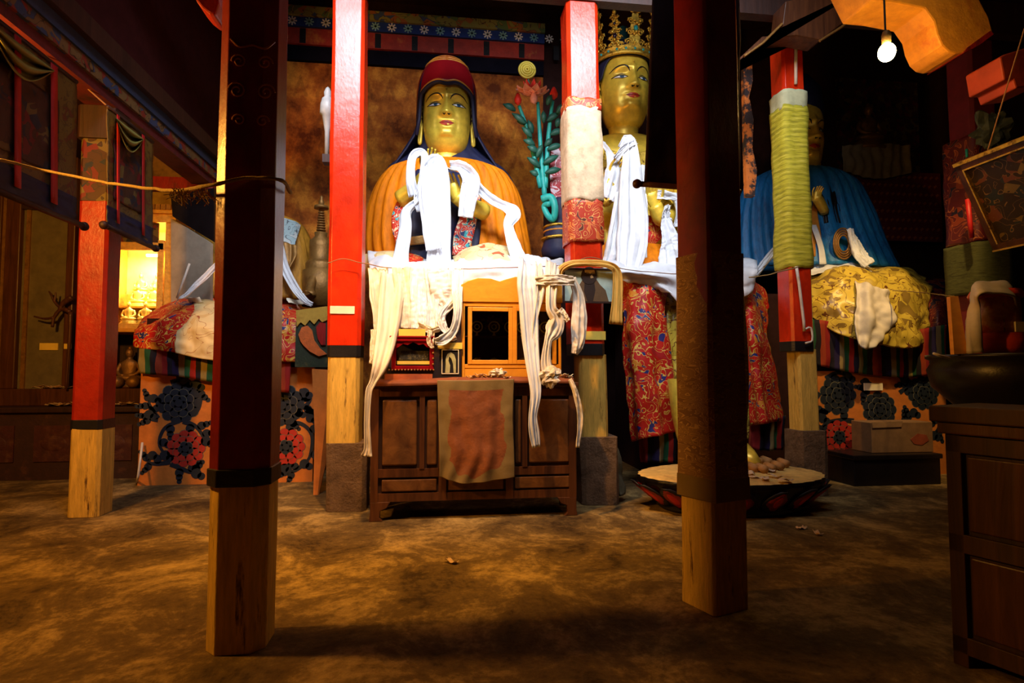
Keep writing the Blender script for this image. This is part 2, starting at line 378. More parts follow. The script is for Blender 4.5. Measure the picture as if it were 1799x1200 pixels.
def scarf(name, paths, label, mat='khata', group=None, nf=3, amp=.014, parent=None, cat='scarf'):
    mb = MB()
    for i, p in enumerate(paths): mb.grid(ribbon(p, nf, amp, seed=i*3.1+len(name)+p[0][0]*.13))
    o = mb.build(name, mat, parent, True, solid=.006)
    if parent is None: tag(o, label, cat, group)
    return o
def patch(surf, pts, eps=.003):
    """thin painted patch: fan over outline points lifted on a surface function"""
    cx = sum(p[0] for p in pts)/len(pts); cz = sum(p[1] for p in pts)/len(pts)
    ring1 = [(cx+(x-cx)*.5, cz+(z-cz)*.5) for x, z in pts]; n = len(pts)
    vs = [surf(cx, cz, eps*1.2)] + [surf(x, z, eps*1.1) for x, z in ring1] + [surf(x, z, eps) for x, z in pts]
    fs = [(0, 1+i, 1+(i+1) % n) for i in range(n)] + [(1+i, 1+n+i, 1+n+(i+1) % n, 1+(i+1) % n) for i in range(n)]
    return vs, fs
def strip(surf, pts, w, eps=.003, n=24):
    P = cr([(x, z, 0) for x, z in pts], n); L = []; R = []
    for i in range(n):
        t = P[min(i+1, n-1)]-P[max(i-1, 0)]; l = math.hypot(t[0], t[1]) or 1; nx, nz = -t[1]/l, t[0]/l
        ww = w*(.35+.65*math.sin(PI*(i+.5)/n))/2
        L.append(surf(P[i][0]+nx*ww, P[i][1]+nz*ww, eps)); R.append(surf(P[i][0]-nx*ww, P[i][1]-nz*ww, eps))
    return L+R, [(i, i+1, n+i+1, n+i) for i in range(n-1)]
# ================================================================== SETTING
X0, X1, Y0, YB = -5.9, 7.6, -2.2, 7.9
struct('floor', MB().box((X0, Y0, -.12), (X1, YB+.2, 0)), 'floor')
struct('wall_left', MB().box((X0-.15, Y0, 0), (X0, YB, 6.4)), 'plaster_dark')
struct('wall_right', MB().box((X1, Y0, 0), (X1+.15, YB, 6.4)), 'plaster_dark')
struct('wall_front', MB().box((X0, Y0-.15, 0), (X1, Y0, 4.75)), 'plaster_dark')
XL = W(497, 300, YB).x; XM = 1.42
struct('wall_back', MB().box((XL, YB, 0), (XM, YB+.15, W(700, 120, YB).z)).m(1).box((XM, YB, 0), (X1, YB+.15, 6.4)).m(2).box((X0, YB, 0), (XL, YB+.15, 6.4)).m(1).box((XL, YB, W(700, 120, YB).z), (XM, YB+.15, 6.4)), ['mural_fig', 'plaster_dark', 'ochre_wall'])
# central lantern ceiling, low front ceiling, left and right aisles
struct('ceiling', MB().box((-2.95, 2.4, 6.35), (X1, YB+.15, 6.5)).box((X0, Y0, 4.6), (X1, 2.42, 4.75)).box((X0, 2.4, 3.86), (-2.93, YB, 4.0)), 'plaster_dark')
struct('trim_1', MB().box((-2.95, 2.42, 3.84), (-2.80, YB, 6.36)), plain('maroon_boarded_wall', (.05, .010, .010), .9, spec=.1))   # wall above the left beam
# clerestory wall and its window
cw = MB(); cw.box((-2.9, 2.42, 4.6), (-1.6, 2.52, 6.35)).box((2.5, 2.42, 4.6), (X1, 2.52, 6.35)).box((-1.6, 2.42, 5.95), (2.5, 2.52, 6.35)).box((-1.6, 2.42, 4.6), (2.5, 2.52, 4.68))
struct('wall_clerestory', cw, 'plaster_dark')
wf = MB()
for i in range(7): x = -1.6+4.1*i/6; wf.box((x-.03, 2.44, 4.68), (x+.03, 2.50, 5.95))
wf.box((-1.6, 2.44, 5.3), (2.5, 2.50, 5.35))
wn = struct('window_1', wf, 'wood_black')
struct('window_pane', MB().box((-1.6, 2.46, 4.68), (2.5, 2.475, 5.95)), 'glass', parent=wn)
# shadowed panels on the maroon wall above the left beam
# painted frieze along the back wall
zf = lambda y: W(700, y, YB).z
fr = thing('painted_frieze', 'painted frieze of floral, blue and red bands along the top of the back mural wall', 'frieze', ((XL+XM)/2, YB, zf(120)))
MB().box((XL, YB-.06, zf(120)), (XM, YB, zf(95))).build('black_band', plain('matt_black_frieze_paint', (.008, .007, .014), .95, spec=.05), fr)
MB().box((XL, YB-.10, zf(95)), (XM, YB, zf(68))).build('red_band', 'brocade_small' if 0 else worn('red_frieze_panels', (.42, .03, .012), (.62, .20, .03), .6, .56, .7, 4), fr) if 0 else None
mb = MB(); mb.box((XL, YB-.14, zf(68)), (XM, YB, zf(52)))
for i in range(19):
    x = XL+.12+i*.22; z = (zf(68)+zf(52))/2
    for k in range(8):
        a = k*PI/4; mb.m(1+i % 2).obox((x+.032*math.cos(a), YB-.145, z+.032*math.sin(a)), (.03*math.cos(a), 0, .03*math.sin(a)), (0, .004, 0), (-.009*math.sin(a), 0, .009*math.cos(a)))
mb.build('blue_band', [plain('blue_frieze_paint', (.012, .04, .22), .6), 'white_paint', plain('pale_blue_star', (.25, .5, .5), .6)], fr)
MB().box((XL, YB-.18, zf(52)), (XM, YB, zf(36))).build('floral_band', brocade('floral_valance_paint', [((.30, .28, .06), .3), ((.40, .14, .03), .3), ((.06, .10, .22), .2), ((.12, .20, .06), .2)], (.10, .04, .02), 6, 14, .15), fr)
mb = MB()
for i in range(9): x = XL+.25+i*.5; mb.m(1).box((x-.04, YB-.105, zf(94)), (x+.04, YB-.09, zf(69)))
mb.m(0).box((XL, YB-.10, zf(95)), (XM, YB, zf(68)))
mb.build('red_band', [worn('red_frieze_panels', (.42, .03, .012), (.62, .20, .03), .6, .56, .7, 4), 'black_band'], fr)

# ================================================================== PILLARS
def shaft(mb, cx, cy, z0, z1, w, ch=.22, lean=(0, 0), top=1.0, jag=.004, seed=0, rot=0):
    """chamfered square shaft, slightly uneven"""
    n = max(2, int((z1-z0)/.12)+1); rs = []
    for i in range(n):
        t = i/(n-1); z = z0+(z1-z0)*t; h = w/2; c = h*ch
        pts = [(-h+c, -h), (h-c, -h), (h, -h+c), (h, h-c), (h-c, h), (-h+c, h), (-h, h-c), (-h, -h+c)]
        r = []
        for k, (x, y) in enumerate(pts):
            x, y = x*math.cos(rot)-y*math.sin(rot), x*math.sin(rot)+y*math.cos(rot)
            d = mnoise.noise(Vector((k*3.3+seed, z*1.7, cx)))*jag
            r.append((cx+lean[0]*z+x*(1+d/h), cy+lean[1]*z+y*(1+d/h), z))
        rs.append(r)
    return mb.rings(rs)
def pillar(label, cx, cy, w, segs, name='pillar', lean=(0, 0), ch=.22, jag=.006, rot=0):
    t = thing(name, label, 'pillar', (cx, cy, 0), 'pillars of the hall')
    for (nm, z0, z1, mat, sc, *dx) in segs:
        shaft(MB(), cx+(dx[0] if dx else 0), cy, z0, z1, w*sc, ch, lean, rot=rot, jag=jag*(3 if 'stone' in nm else 1), seed=cx*7+z0).build(nm, mat, t, False, bevel=.004)
    return t
PX = (-2.93, -.81, 1.35, 3.50, 5.65)
FL = (-.872, 2.705); FR = (1.394, 2.83)
pf = pillar('near shaded red pillar with bare wood foot on the left of the photo, rope tied round it', FL[0], FL[1], .252, [('wooden_foot', 0, .715, 'post_wood', .97), ('black_band', .70, .775, 'black_band', 1.06), ('red_shaft', .77, 4.6, 'red_shaded', 1.0)], ch=.42)
# painted scroll ornament and coloured bands high on the front pillars
def scroll_orn(t, cx, cy, w, ox, zc, s, mat):
    mb = MB()
    for sg in (-1, 1):
        for (dx, dz, r, turns) in ((.05, .10, .030, 1.6), (.055, -.02, .036, 1.7), (.045, -.14, .026, 1.4)):
            pts = []
            for k in range(22):
                a = k/21*turns*2*PI; rr = r*s*(1-k/26)
                pts.append((cx+ox+sg*(dx*s+rr*math.cos(a)), cy-w/2-.003, zc+dz*s+rr*math.sin(a)))
            mb.tube(pts, .0035*s, 5)
        mb.tube(curve([(cx+ox, cy-w/2-.003, zc+.17*s), (cx+ox+sg*.05*s, cy-w/2-.003, zc+.16*s), (cx+ox+sg*.085*s, cy-w/2-.003, zc+.19*s)], 10), .004*s, 5)
    return mb.build('scroll_ornament', mat, t)
scroll_orn(pf, FL[0], FL[1], .255, .03, 2.45, 1.1, plain('dull_scroll_paint', (.40, .13, .05), .5))
pr = pillar('near shaded pillar on the right wrapped in brown printed cloth above its bare wood foot', FR[0], FR[1], .242, [('wooden_foot', 0, .75, 'post_wood', .97), ('red_shaft', .75, 4.6, 'red_shaded', .98)], ch=.12, rot=math.radians(18.7))
wr = MB(); shaft(wr, FR[0], FR[1], .66, 1.80, .256, .15, jag=.02, seed=3, rot=math.radians(18.7))
wr.build('printed_cloth_wrap', 'brocade_cover', pr)
wr = MB(); shaft(wr, FR[0], FR[1], .55, .66, .262, .15, jag=.02, seed=3, rot=math.radians(18.7))
wr.build('wrap_hem', 'sheer', pr)

RY = 5.15
p2 = pillar('bright red gloss pillar left of the red-hatted statue, on a stone base', PX[1]-.035, RY+.03, .285, [('stone_base', 0, .575, 'stone', 1.16, .04), ('wooden_foot', .57, 1.32, 'post_wood', .96), ('black_band', 1.31, 1.42, 'black_band', .99), ('red_shaft', 1.41, 4.62, 'red', 1.0)], lean=(.0, 0))
p3 = pillar('red pillar between the two tall gilded statues, with framed portrait hung on it', PX[2]-.02, RY, .31, [('stone_base', 0, .60, 'stone', 1.14, .08), ('wooden_foot', .59, 1.34, 'post_wood', .84, .045), ('black_band', 1.33, 1.44, 'black_band', .98), ('red_shaft', 1.43, 4.62, 'red', .98)], lean=(-.012, 0))
p4 = pillar('red pillar wrapped in yellow-green woven cloth with pale conduit running down it', PX[3]-.03, RY+.05, .24, [('stone_base', 0, .62, 'stone', 1.16, .05), ('wooden_foot', .61, 1.40, 'post_wood', .84, .05), ('black_band', 1.38, 1.48, 'black_band', 1.0), ('red_shaft', 1.47, 4.62, 'red', 1.0)], lean=(-.012, 0))
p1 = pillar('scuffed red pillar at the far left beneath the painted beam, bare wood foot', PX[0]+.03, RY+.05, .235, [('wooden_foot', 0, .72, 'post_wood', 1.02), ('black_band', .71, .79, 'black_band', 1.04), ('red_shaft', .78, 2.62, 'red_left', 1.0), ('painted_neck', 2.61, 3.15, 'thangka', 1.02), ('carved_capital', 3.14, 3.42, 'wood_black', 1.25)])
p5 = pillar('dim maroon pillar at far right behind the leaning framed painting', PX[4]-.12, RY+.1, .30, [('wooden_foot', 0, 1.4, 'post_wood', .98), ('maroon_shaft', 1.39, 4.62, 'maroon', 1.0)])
# side strips of white paint and bracket on the green pillar; number card holders
def wrap(cx, cy, z0, z1, w, mat, name, label, lean=(0, 0), ch=.24, jag=.035, seed=0, cat='cloth wrap'):
    mb = MB(); n = int((z1-z0)/.035)+2; rs = []
    for i in range(n):
        t = i/(n-1); z = z0+(z1-z0)*t; h = w/2; r = []
        m = 24
        for k in range(m):
            a = 2*PI*k/m; c, s_ = math.cos(a), math.sin(a); q = h*min(1/max(abs(c), 1e-6), 1/max(abs(s_), 1e-6), 1.30)
            d = mnoise.noise(Vector((k*.5+seed, z*2.2, 0)))*jag*.3 + mnoise.noise(Vector((c*3, s_*3, z*5+seed)))*jag*.35
            r.append((cx+lean[0]*z+c*(q+d+.004), cy+lean[1]*z+s_*(q+d+.004), z + .02*mnoise.noise(Vector((c*2, s_*2, seed)))))
        rs.append(r)
    mb.rings(rs, True, False)
    o = mb.build(name, mat, PO, True, solid=.006); o['label'] = label; return o
PO = p3
zz = lambda py, d=5.1: W(1040, py, 4.98).z
wrap(PX[2]-.02, RY, zz(352), zz(188), .335, 'beige', 'linen_wrap', 'beige linen wrapped round the pillar between the two gilded statues', (-.012, 0))
wrap(PX[2]-.02, RY, zz(192), zz(172), .325, 'brocade_small', 'brocade_collar', 'narrow red patterned collar above the beige linen wrap', (-.012, 0), seed=2)
wrap(PX[2]-.02, RY, zz(425), zz(350), .335, 'brocade_small', 'brocade_wrap', 'orange-red patchwork brocade wrapped under the beige linen', (-.012, 0), seed=4)
z4 = lambda py: W(1385, py, 5.03).z
PO = p4
wrap(PX[3]-.03, RY+.05, z4(468), z4(180), .258, 'green_wrap', 'woven_wrap', 'yellow-green woven cloth wrapped round the pillar in front of the blue-robed statue', (-.012, 0), seed=5, jag=.04)
wrap(PX[3]-.03, RY+.05, z4(184), z4(152), .252, 'green_wrap_top', 'wrap_border', 'pale green plain border above the yellow-green woven wrap', (-.012, 0), seed=6)
PO = p5
wrap(PX[4]-.12, RY+.1, W(1690, 515, 5.1).z, W(1690, 425, 5.1).z, .42, 'green_dark', 'faded_green_wrap', 'faded dark green cloth round the far right pillar above the drum jar', seed=8)
wrap(PX[4]-.12, RY+.1, W(1690, 424, 5.1).z, W(1690, 235, 5.1).z, .38, 'brocade_dark', 'flowered_wrap', 'dark flowered brocade round the far right pillar beside the leaning painting', seed=9)
# pale conduit on the green pillar
cx4 = PX[3]
cf = RY+.05-.13
pts = [W(1398, 66, cf-.01), W(1398, 148, cf-.01)]
cd = MB().tube(pts, .016, 8).tube([W(1399, 468, cf-.02), W(1404, 500, cf-.02), W(1412, 565, cf-.02), W(1413, 582, cf-.02)], .014, 8)
cd.tube(curve([W(1412, 580, cf-.02), W(1424, 576, cf-.02), W(1427, 598, cf-.02), W(1415, 603, cf-.02)], 10), .010, 6)
cd.build('conduit', 'pipe', p4, True)

# beams: painted left beam (runs towards the back), cross beam over the second row, capitals
bt = thing('painted_beam', 'long painted beam of blue, red and floral bands above the left scrolls', 'beam', (-2.8, 4.9, 3.6))
for nm, z0, z1, xo, mat in (('red_band', 3.42, 3.50, .05, worn('beam_red', (.12, .008, .010), (.03, .008, .008), .7, .5, .7)), ('floral_band', 3.50, 3.60, .02, brocade('beam_floral', [((.16, .10, .04), .3), ((.03, .06, .14), .4), ((.20, .03, .02), .3)], (.02, .015, .01), 8, 14, .15)), ('blue_band', 3.60, 3.70, 0, plain('beam_blue', (.02, .04, .09), .6)), ('dark_cap', 3.70, 3.86, -.06, 'wood_black')):
    MB().box((-2.98, 2.75, z0), (-2.70-xo, YB-.02, z1)).build(nm, mat, bt)
b2 = MB().box((-2.69, RY-.17, 4.62), (7.5, RY-.06, 4.95)); tag(b2.build('cross_beam', 'wood_black'), 'dark cross beam resting on the second row of pillars', 'beam')
b3 = MB().box((-2.69, 2.50, 4.22), (7.5, 2.60, 4.59)); 
tag(b3.build('front_beam', 'wood_black'), 'dark beam above the two near pillars', 'beam')
# dark capital arms over the right pillars; light on their arrises is put in as gold-coloured tubes
cb = thing('bracket_capital', 'dark wooden bracket capital on top of the green-wrapped pillar', 'capital', (cx4, RY, 4.5))
MB().poly([W(1306, 98, 4.75), W(1375, 42, 4.75), W(1380, 2, 4.75), W(1535, -30, 4.75), W(1528, 4, 4.75), W(1442, 70, 4.75), W(1400, 62, 4.75), W(1340, 66, 4.75)], (0, .2, 0)).build('carved_arm', 'wood_dark', cb, bevel=.01)
MB().tube([W(1307, 99, 4.74), W(1340, 76, 4.74), W(1374, 42, 4.74)], .012, 6).tube([W(1440, 72, 4.74), W(1478, 48, 4.74), W(1531, 4, 4.74)], .012, 6).build('lit_edge', 'gold_old', cb)
oc = thing('cloud_bracket', 'big orange carved bracket end lit by the bare bulb at top right', 'capital', (2.8, 3.4, 3.3), 'orange carved bracket ends')
MB().poly([W(x, y, 3.42) for x, y in ((1500, -60), (1530, 0), (1570, 4), (1625, 15), (1641, 38), (1646, 60), (1655, 80), (1667, 91), (1680, 94), (1693, 92), (1720, 78), (1746, 60), (1738, 30), (1722, 0), (1700, -60))], (0, .28, 0)).build('carved_arm', worn('orange_bracket_paint', (.95, .36, .02), (.60, .13, .01), .6, .55, .75, 4), oc, bevel=.012)
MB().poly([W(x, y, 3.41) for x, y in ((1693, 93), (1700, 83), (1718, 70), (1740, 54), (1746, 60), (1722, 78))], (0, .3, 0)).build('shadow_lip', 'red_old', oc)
oc2 = MB().poly([W(x, y, 3.3) for x, y in ((1757, 100), (1765, 95), (1820, 78), (1825, 150), (1785, 155), (1780, 140), (1764, 140))], (0, .26, 0))
tag(oc2.build('cloud_bracket', plain('dark_orange_bracket', (.42, .05, .012), .6), bevel=.01), 'small dark red-orange bracket end at the right edge of the photo', 'capital', 'orange carved bracket ends')
oc3 = MB().poly([W(x, y, 2.9) for x, y in ((335, -20), (345, 2), (355, 14), (368, 24), (378, 26), (384, 5), (380, -20))], (0, .15, 0))
tag(oc3.build('painted_bracket', 'red_left', bevel=.01), 'small red bracket end at the top beside the near left pillar', 'capital')
# bare bulb
bl = W(1558, 92, 3.20)
bu = thing('bare_bulb', 'glowing bare bulb hanging from its cord at upper right', 'bulb', bl)
MB().ball(bl, .050, 16, (1, 1, 1.15)).build('glass_bulb', emit('glowing_bulb_glass', (1.0, .80, .34), 60), bu, True)
MB().lathe(bl+Vector((0, 0, .06)), [(.001, 0), (.026, .0), (.028, .05), (.02, .075), (.001, .08)], 14).build('socket', 'gold_old', bu, True)
MB().tube(curve([bl+Vector((0, 0, .13)), bl+Vector((.02, .03, .4)), Vector((bl.x, bl.y+.0, 6.34))], 14), .006, 6).build('cord', 'ink', bu)
lp = point('bulb_light', bl-Vector((0, 0.0, .02)), 90, (1.0, .46, .10), .05)

# ropes and strings
def rope(name, pts, r, label, mat='rope', cat='rope', n=60):
    C = curve([p if isinstance(p, Vector) else W(*p) for p in pts], n)
    C = [c + Vector((0, 0, .006*mnoise.noise(c*9))) for c in C]
    return tag(MB().tube(C, lambda t: r*(1+.3*mnoise.noise(Vector((t*40, 0, 0)))), 6).build(name, mat, None, True), label, cat)
yf = FL[1]-.14
rope('hemp_rope', [WX(-10, 278, -2.5), WX(90, 302, -2.35), (200, 323, 3.6), (300, 334, 2.9), (365, 326, yf-.01), (430, 314, yf-.012), (492, 316, yf+.0), Vector((FL[0]+.145, FL[1]+.1, 2.05))], .009, 'frayed hemp rope tied round the near left pillar')
mb = MB(); random.seed(3)
for i in range(60):
    p = W(random.uniform(300, 372), random.uniform(330, 338), 2.75-.2*random.random()); 
    mb.tube(curve([p, p+Vector((random.uniform(-.02, .02), .01, -.02)), p+Vector((random.uniform(-.05, .05), .01, random.uniform(-.07, -.02)))], 5), .002, 4)
tag(mb.build('frayed_fibres', 'rope'), 'frayed fibres hanging off the rope by the near left pillar', 'rope fibres', kind='stuff')
rope('string', [W(575, 462, 4.96), W(604, 455, 4.96), W(640, 463, 4.97), W(700, 472, 4.98), W(800, 473, 4.98), W(900, 470, 4.98), W(988, 466, 4.96), W(1040, 452, 4.96), W(1085, 470, 4.96), W(1140, 478, 4.97), W(1200, 482, 4.98)], .004, 'thin brown string tied across the red pillars above the altar table', 'wire', 'string')
rope('string', [W(1316, 488, 4.98), W(1352, 482, 4.98), W(1404, 468, 4.97)], .006, 'yellowish string tied to the green-wrapped pillar', 'rope', 'string')
rope('string', [W(1568, 510, 5.66), W(1620, 514, 4.8), W(1676, 521, 3.57)], .005, 'pale string running to the red drum jar on the right', 'rope', 'string')

# ================================================================== LEFT SIDE
# scrolls (thangkas) hanging along the left beam; the rods
def thangka(label, Xp, pxa, pxb, top, bota, botb, ribs):
    t = thing('hanging_scroll', label, 'painted scroll', WX(pxa, bota, Xp), 'painted scrolls hanging along the left beam')
    def pt(u, v, off=0):
        px = pxa+(pxb-pxa)*u; a = WX(px, top(px), Xp+off); b = WX(px, bota+(botb-bota)*u, Xp+off)
        return a*(1-v)+b*v
    def cloth(u0, u1, v0, v1, off, amp=.012):
        return [[pt(u0+(u1-u0)*j/24, v0+(v1-v0)*i/24, off)+Vector((amp*mnoise.noise(Vector((j*.3, i*.2, pxa))), 0, 0)) for j in range(25)] for i in range(25)]
    MB().grid(cloth(0, 1, 0, 1, 0)).build('border_cloth', 'thangka_border', t, True, solid=.006)
    MB().grid(cloth(.16, .84, .22, .74, .012)).build('painting', 'thangka', t, True, solid=.004)
    MB().grid(cloth(0, 1, .82, 1, .012)).build('lower_panel', 'navy', t, True, solid=.004)
    MB().tube([pt(-.06, 1), pt(1.06, 1)], .022, 10).ball(pt(-.07, 1), .034, 8).ball(pt(1.07, 1), .034, 8).build('rod', 'wood_black', t, True)
    MB().tube([pt(0, 0), pt(1, 0)], .016, 8).build('top_rod', 'wood_black', t, True)
    for u in (.1, .9): MB().tube([pt(u, 0), Vector((-2.80, pt(u, 0).y, 3.425))], .006, 5).build('cord', 'wire', t)
    for u in ribs:
        MB().grid([[pt(u+k*.03, v, .03) for k in (-1, 1)] for v in [x/12*.93 for x in range(13)]]).build('ribbon', 'ribbon_red', t, True, solid=.004)
    c = [[pt(.2+.6*j/20, .02+.20*i/12*math.sin(PI*j/20)+.02, .05+.05*math.sin(i*1.1)) for j in range(21)] for i in range(13)]
    MB().grid(c).build('gathered_veil', plain('faded_yellow_veil', (.26, .24, .05), .7), t, True, solid=.006)
beam_y = lambda px: 650-1000*(3.38-1.2)/ (2.75/ max(.2, ((899.5-px)/1000*.9925-.122)))
thangka('large dim painted scroll at the far left edge with two red ribbons', -2.66, -60, 134, lambda px: beam_y(px), 312, 392, (.47, .80))
thangka('narrower dark painted scroll hanging just right of the far left pillar', -2.62, 188, 268, lambda px: beam_y(px), 398, 434, (.25, .8))
# wall unit of glass cabinets along the back left
YC = 6.85
def frame(mb, px0, py0, px1, py1, Y, w, t=.05):
    """rectangular frame with inner opening, w in metres"""
    a = W(px0, py0, Y); b = W(px1, py1, Y); x0, x1, z1, z0 = a.x, b.x, a.z, b.z
    mb.box((x0, Y, z0), (x0+w, Y+t, z1)).box((x1-w, Y, z0), (x1, Y+t, z1)).box((x0+w, Y, z1-w), (x1-w, Y+t, z1)).box((x0+w, Y, z0), (x1-w, Y+t, z0+w))
    return x0, x1, z0, z1
ct = thing('altar_counter', 'long dark carved altar counter along the far left wall', 'counter', W(120, 840, YC))
ct.location.z = 0
cl, cr_ = W(-60, 700, YC).x, W(252, 700, YC).x
zc = W(120, 715, YC).z
MB().box((cl, YC, .0), (cr_, YC+.9, zc-.06)).build('carved_base', worn('dark_carved_base', (.04, .012, .008), (.09, .03, .012), .7, .55, .7, 6), ct)
MB().box((cl-.02, YC-.05, zc-.06), (cr_+.02, YC+.92, zc)).build('counter_top', 'wood_black', ct, bevel=.01)
MB().box((cl, YC+.25, zc), (cr_, YC+.9, W(120, 683, YC+.25).z)).build('upper_step', 'wood_dark', ct, bevel=.01)
for i in range(3):
    x0 = cl+.1+i*(cr_-cl)/3; mb = MB(); mb.box((x0, YC-.015, .2), (x0+(cr_-cl)/3-.2, YC, zc-.2)); mb.ball((x0+(cr_-cl)/6-.1, YC-.01, zc*.5), .09, 10, (1.6, .2, 1)); mb.build('carved_panel', worn('worn_red_panel', (.06, .01, .008), (.12, .045, .02), .7, .5, .7, 9), ct)
zt = W(120, 683, YC+.25).z
# left glazed bay
gl = thing('glazed_cabinet', 'tall dark glazed cabinet with red posts at the far left', 'cabinet', W(80, 683, YC+.3))
yb = YC+.3
for pxa, pxb in ((-30, 6), (14, 40)): MB().box((W(pxa, 300, yb).x, yb, zt), (W(pxb, 300, yb).x, yb+.1, 3.7)).build('post', 'wood_dark', gl, bevel=.01)
MB().box((W(6, 300, yb).x, yb+.03, zt), (W(15, 300, yb).x, yb+.1, 3.7)).build('carved_strip', 'gold_old', gl)
MB().box((W(122, 300, yb).x, yb, zt), (W(136, 300, yb).x, yb+.1, 3.7)).build('post', 'wood_dark', gl, bevel=.01)
MB().box((W(40, 300, yb).x, yb, W(80, 368, yb).z), (W(122, 300, yb).x, yb+.1, 3.7)).build('lintel', 'wood_black', gl)
MB().box((W(40, 300, yb).x, yb+.06, zt), (W(122, 300, yb).x, yb+.075, W(80, 368, yb).z)).build('dusty_pane', 'glass_dusty', gl)
MB().box((W(40, 600, yb+.01).x+.01, yb+.04, W(80, 690, yb).z+.0), (W(46, 300, yb).x, yb+.06, W(80, 368, yb).z)).build('bead', 'gold_old', gl)
for k in range(14): pass
tag(MB().box(tuple(W(69, 615, yb+.045)), tuple(W(103, 603, yb+.058))).build('paper_label', 'paper', None), 'small yellow label on the dusty pane at the far left', 'label', 'paper labels')
tag(MB().box(tuple(W(112, 613, yb-.008)), tuple(W(126, 604, yb-.002))).build('paper_label', 'paper', None), 'small yellow label on the post beside the far left pillar', 'label', 'paper labels')
# gnarled branch before the pane
br = MB(); 
for pts, r in (([(124, 548), (108, 543), (95, 558), (92, 575)], .022), ([(108, 543), (96, 530), (90, 518)], .016), ([(126, 522), (112, 532), (104, 545)], .03), ([(95, 558), (78, 560), (60, 556)], .014), ([(124, 548), (122, 600), (116, 684)], .020), ([(92, 520), (86, 512)], .012), ([(96, 530), (98, 514)], .012)):
    C = curve([W(x, y, yb-.1) for x, y in pts], 14); br.tube(C, (lambda r: lambda t: r*(1.15-.5*t+.25*mnoise.noise(Vector((t*8, r*90, 0)))))(r), 7)
tag(br.build('gnarled_branch', 'wood_dark', None, True), 'gnarled dry branch leaning before the dusty pane at far left', 'branch')
# lit yellow shrine cabinet
yc2 = YC+.2
ys = thing('lit_shrine_cabinet', 'brightly lit yellow glass shrine cabinet full of small golden figures', 'cabinet', W(245, 580, yc2))
a = W(170, 358, yc2); b = W(303, 578, yc2); DP = .5
x0, x1, z0, z1 = a.x, b.x, b.z, a.z
yp = 'yellow_cab'; M[yp] = worn('yellow_ornate_paint', (.80, .42, .06), (.55, .16, .03), .5, .55, .7, 9, spec=.4)
MB().box((x0, yc2+DP, z0), (x1, yc2+DP+.03, z1)).build('back_panel', plain('pale_yellow_backing', (.85, .68, .32), .7), ys)
MB().box((x1-.11, yc2, z0), (x1, yc2+.06, z1-.1)).box((x1-.11, yc2+.06, z0), (x1-.06, yc2+DP, z1-.1)).build('side_post', yp, ys, bevel=.008)
MB().box((x1-.20, yc2+.02, z0), (x1-.13, yc2+.06, W(240, 420, yc2).z)).build('inner_post', yp, ys, bevel=.008)
MB().box((x0, yc2, z0), (x0+.1, yc2+DP, z1-.1)).build('side_post', yp, ys, bevel=.008)
MB().box((x0-.03, yc2-.05, z1-.10), (x1+.03, yc2+DP, z1)).box((x0-.01, yc2-.02, z1-.2), (x1+.01, yc2+DP, z1-.10)).build('cornice', yp, ys, bevel=.01)
mb = MB()
for i in range(14): xx = x0+.05+i*(x1-x0-.1)/13; mb.box((xx-.025, yc2-.075, z1-.06), (xx+.025, yc2-.05, z1-.0))
mb.build('dentil', 'gold_old', ys)
zt2 = W(240, 438, yc2).z
MB().box((x0, yc2+.02, zt2), (x1-.11, yc2+.08, zt2+.09)).build('carved_rail', yp, ys, bevel=.008)
MB().box((x0, yc2+.03, zt2+.09), (x1-.2, yc2+.05, zt2+.33)).build('fretwork', 'thangka', ys)
MB().box((x0, yc2+.0, z0), (x1, yc2+DP, z0+.06)).build('base_rail', yp, ys, bevel=.008)
lz = [z0+.06, W(240, 535, yc2).z, W(240, 505, yc2).z]
for q in (1,): MB().box((x0+.08, yc2+.18, lz[q]-.02), (x1-.11, yc2+DP, lz[q])).build('shelf', yp, ys)
MB().box((x0+.1, yc2+.10, z0+.06), (x1-.12, yc2+.105, zt2)).build('glass_front', 'glass', ys)
point('shrine_lamp', ((x0+x1)/2+.25, yc2+.22, zt2-.14), 26, (1.0, .74, .30), .06)
area('shrine_tube', ((x0+x1)/2+.2, yc2+.16, zt2-.05), ((x0+x1)/2+.2, yc2+.3, z0), .6, .05, 34, (1.0, .78, .36))
tl = MB().tube([(x0+.5, yc2+.12, zt2-.045), (x1-.15, yc2+.12, zt2-.045)], .018, 8); tl.build('lamp_tube', emit('warm_lamp_tube', (1.0, .8, .4), 6), ys, True)
# small seated figure prototype
def seated_figure(root, c, s, mat, mat2, seat=True):
    """small seated statue: lotus base, crossed legs, torso, arms, head"""
    c = Vector(c); b = MB()
    b.lathe(c, [(.001, 0), (.40*s, 0), (.42*s, .06*s), (.34*s, .12*s), (.38*s, .18*s), (.001, .19*s)], 16, 1, .7)
    b.build('lotus_base', mat2, root, True)
    b = MB(); b.ball(c+Vector((0, -.04*s, .28*s)), .36*s, 12, (1, .62, .34))
    b.rings([[c+Vector((w*s*math.cos(2*PI*k/14), d*s*math.sin(2*PI*k/14), z*s)) for k in range(14)] for w, d, z in ((.20, .14, .26), (.17, .12, .45), (.22, .13, .62), (.23, .12, .72), (.10, .09, .80), (.055, .055, .84), (.055, .055, .90))])
    b.ball(c+Vector((0, -.01*s, .99*s)), .115*s, 12, (.85, .9, 1.15)); b.ball(c+Vector((0, .0, 1.13*s)), .05*s, 8); b.ball(c+Vector((0, -.115*s, .985*s)), .018*s, 6)
    for sg in (-1, 1): b.tube(curve([c+Vector((sg*.21*s, 0, .70*s)), c+Vector((sg*.29*s, -.03*s, .50*s)), c+Vector((sg*.20*s, -.14*s, .38*s)), c+Vector((sg*.05*s, -.20*s, .36*s))], 10), lambda t: .06*s*(1-.4*t), 8)
    b.build('body', mat, root, True)
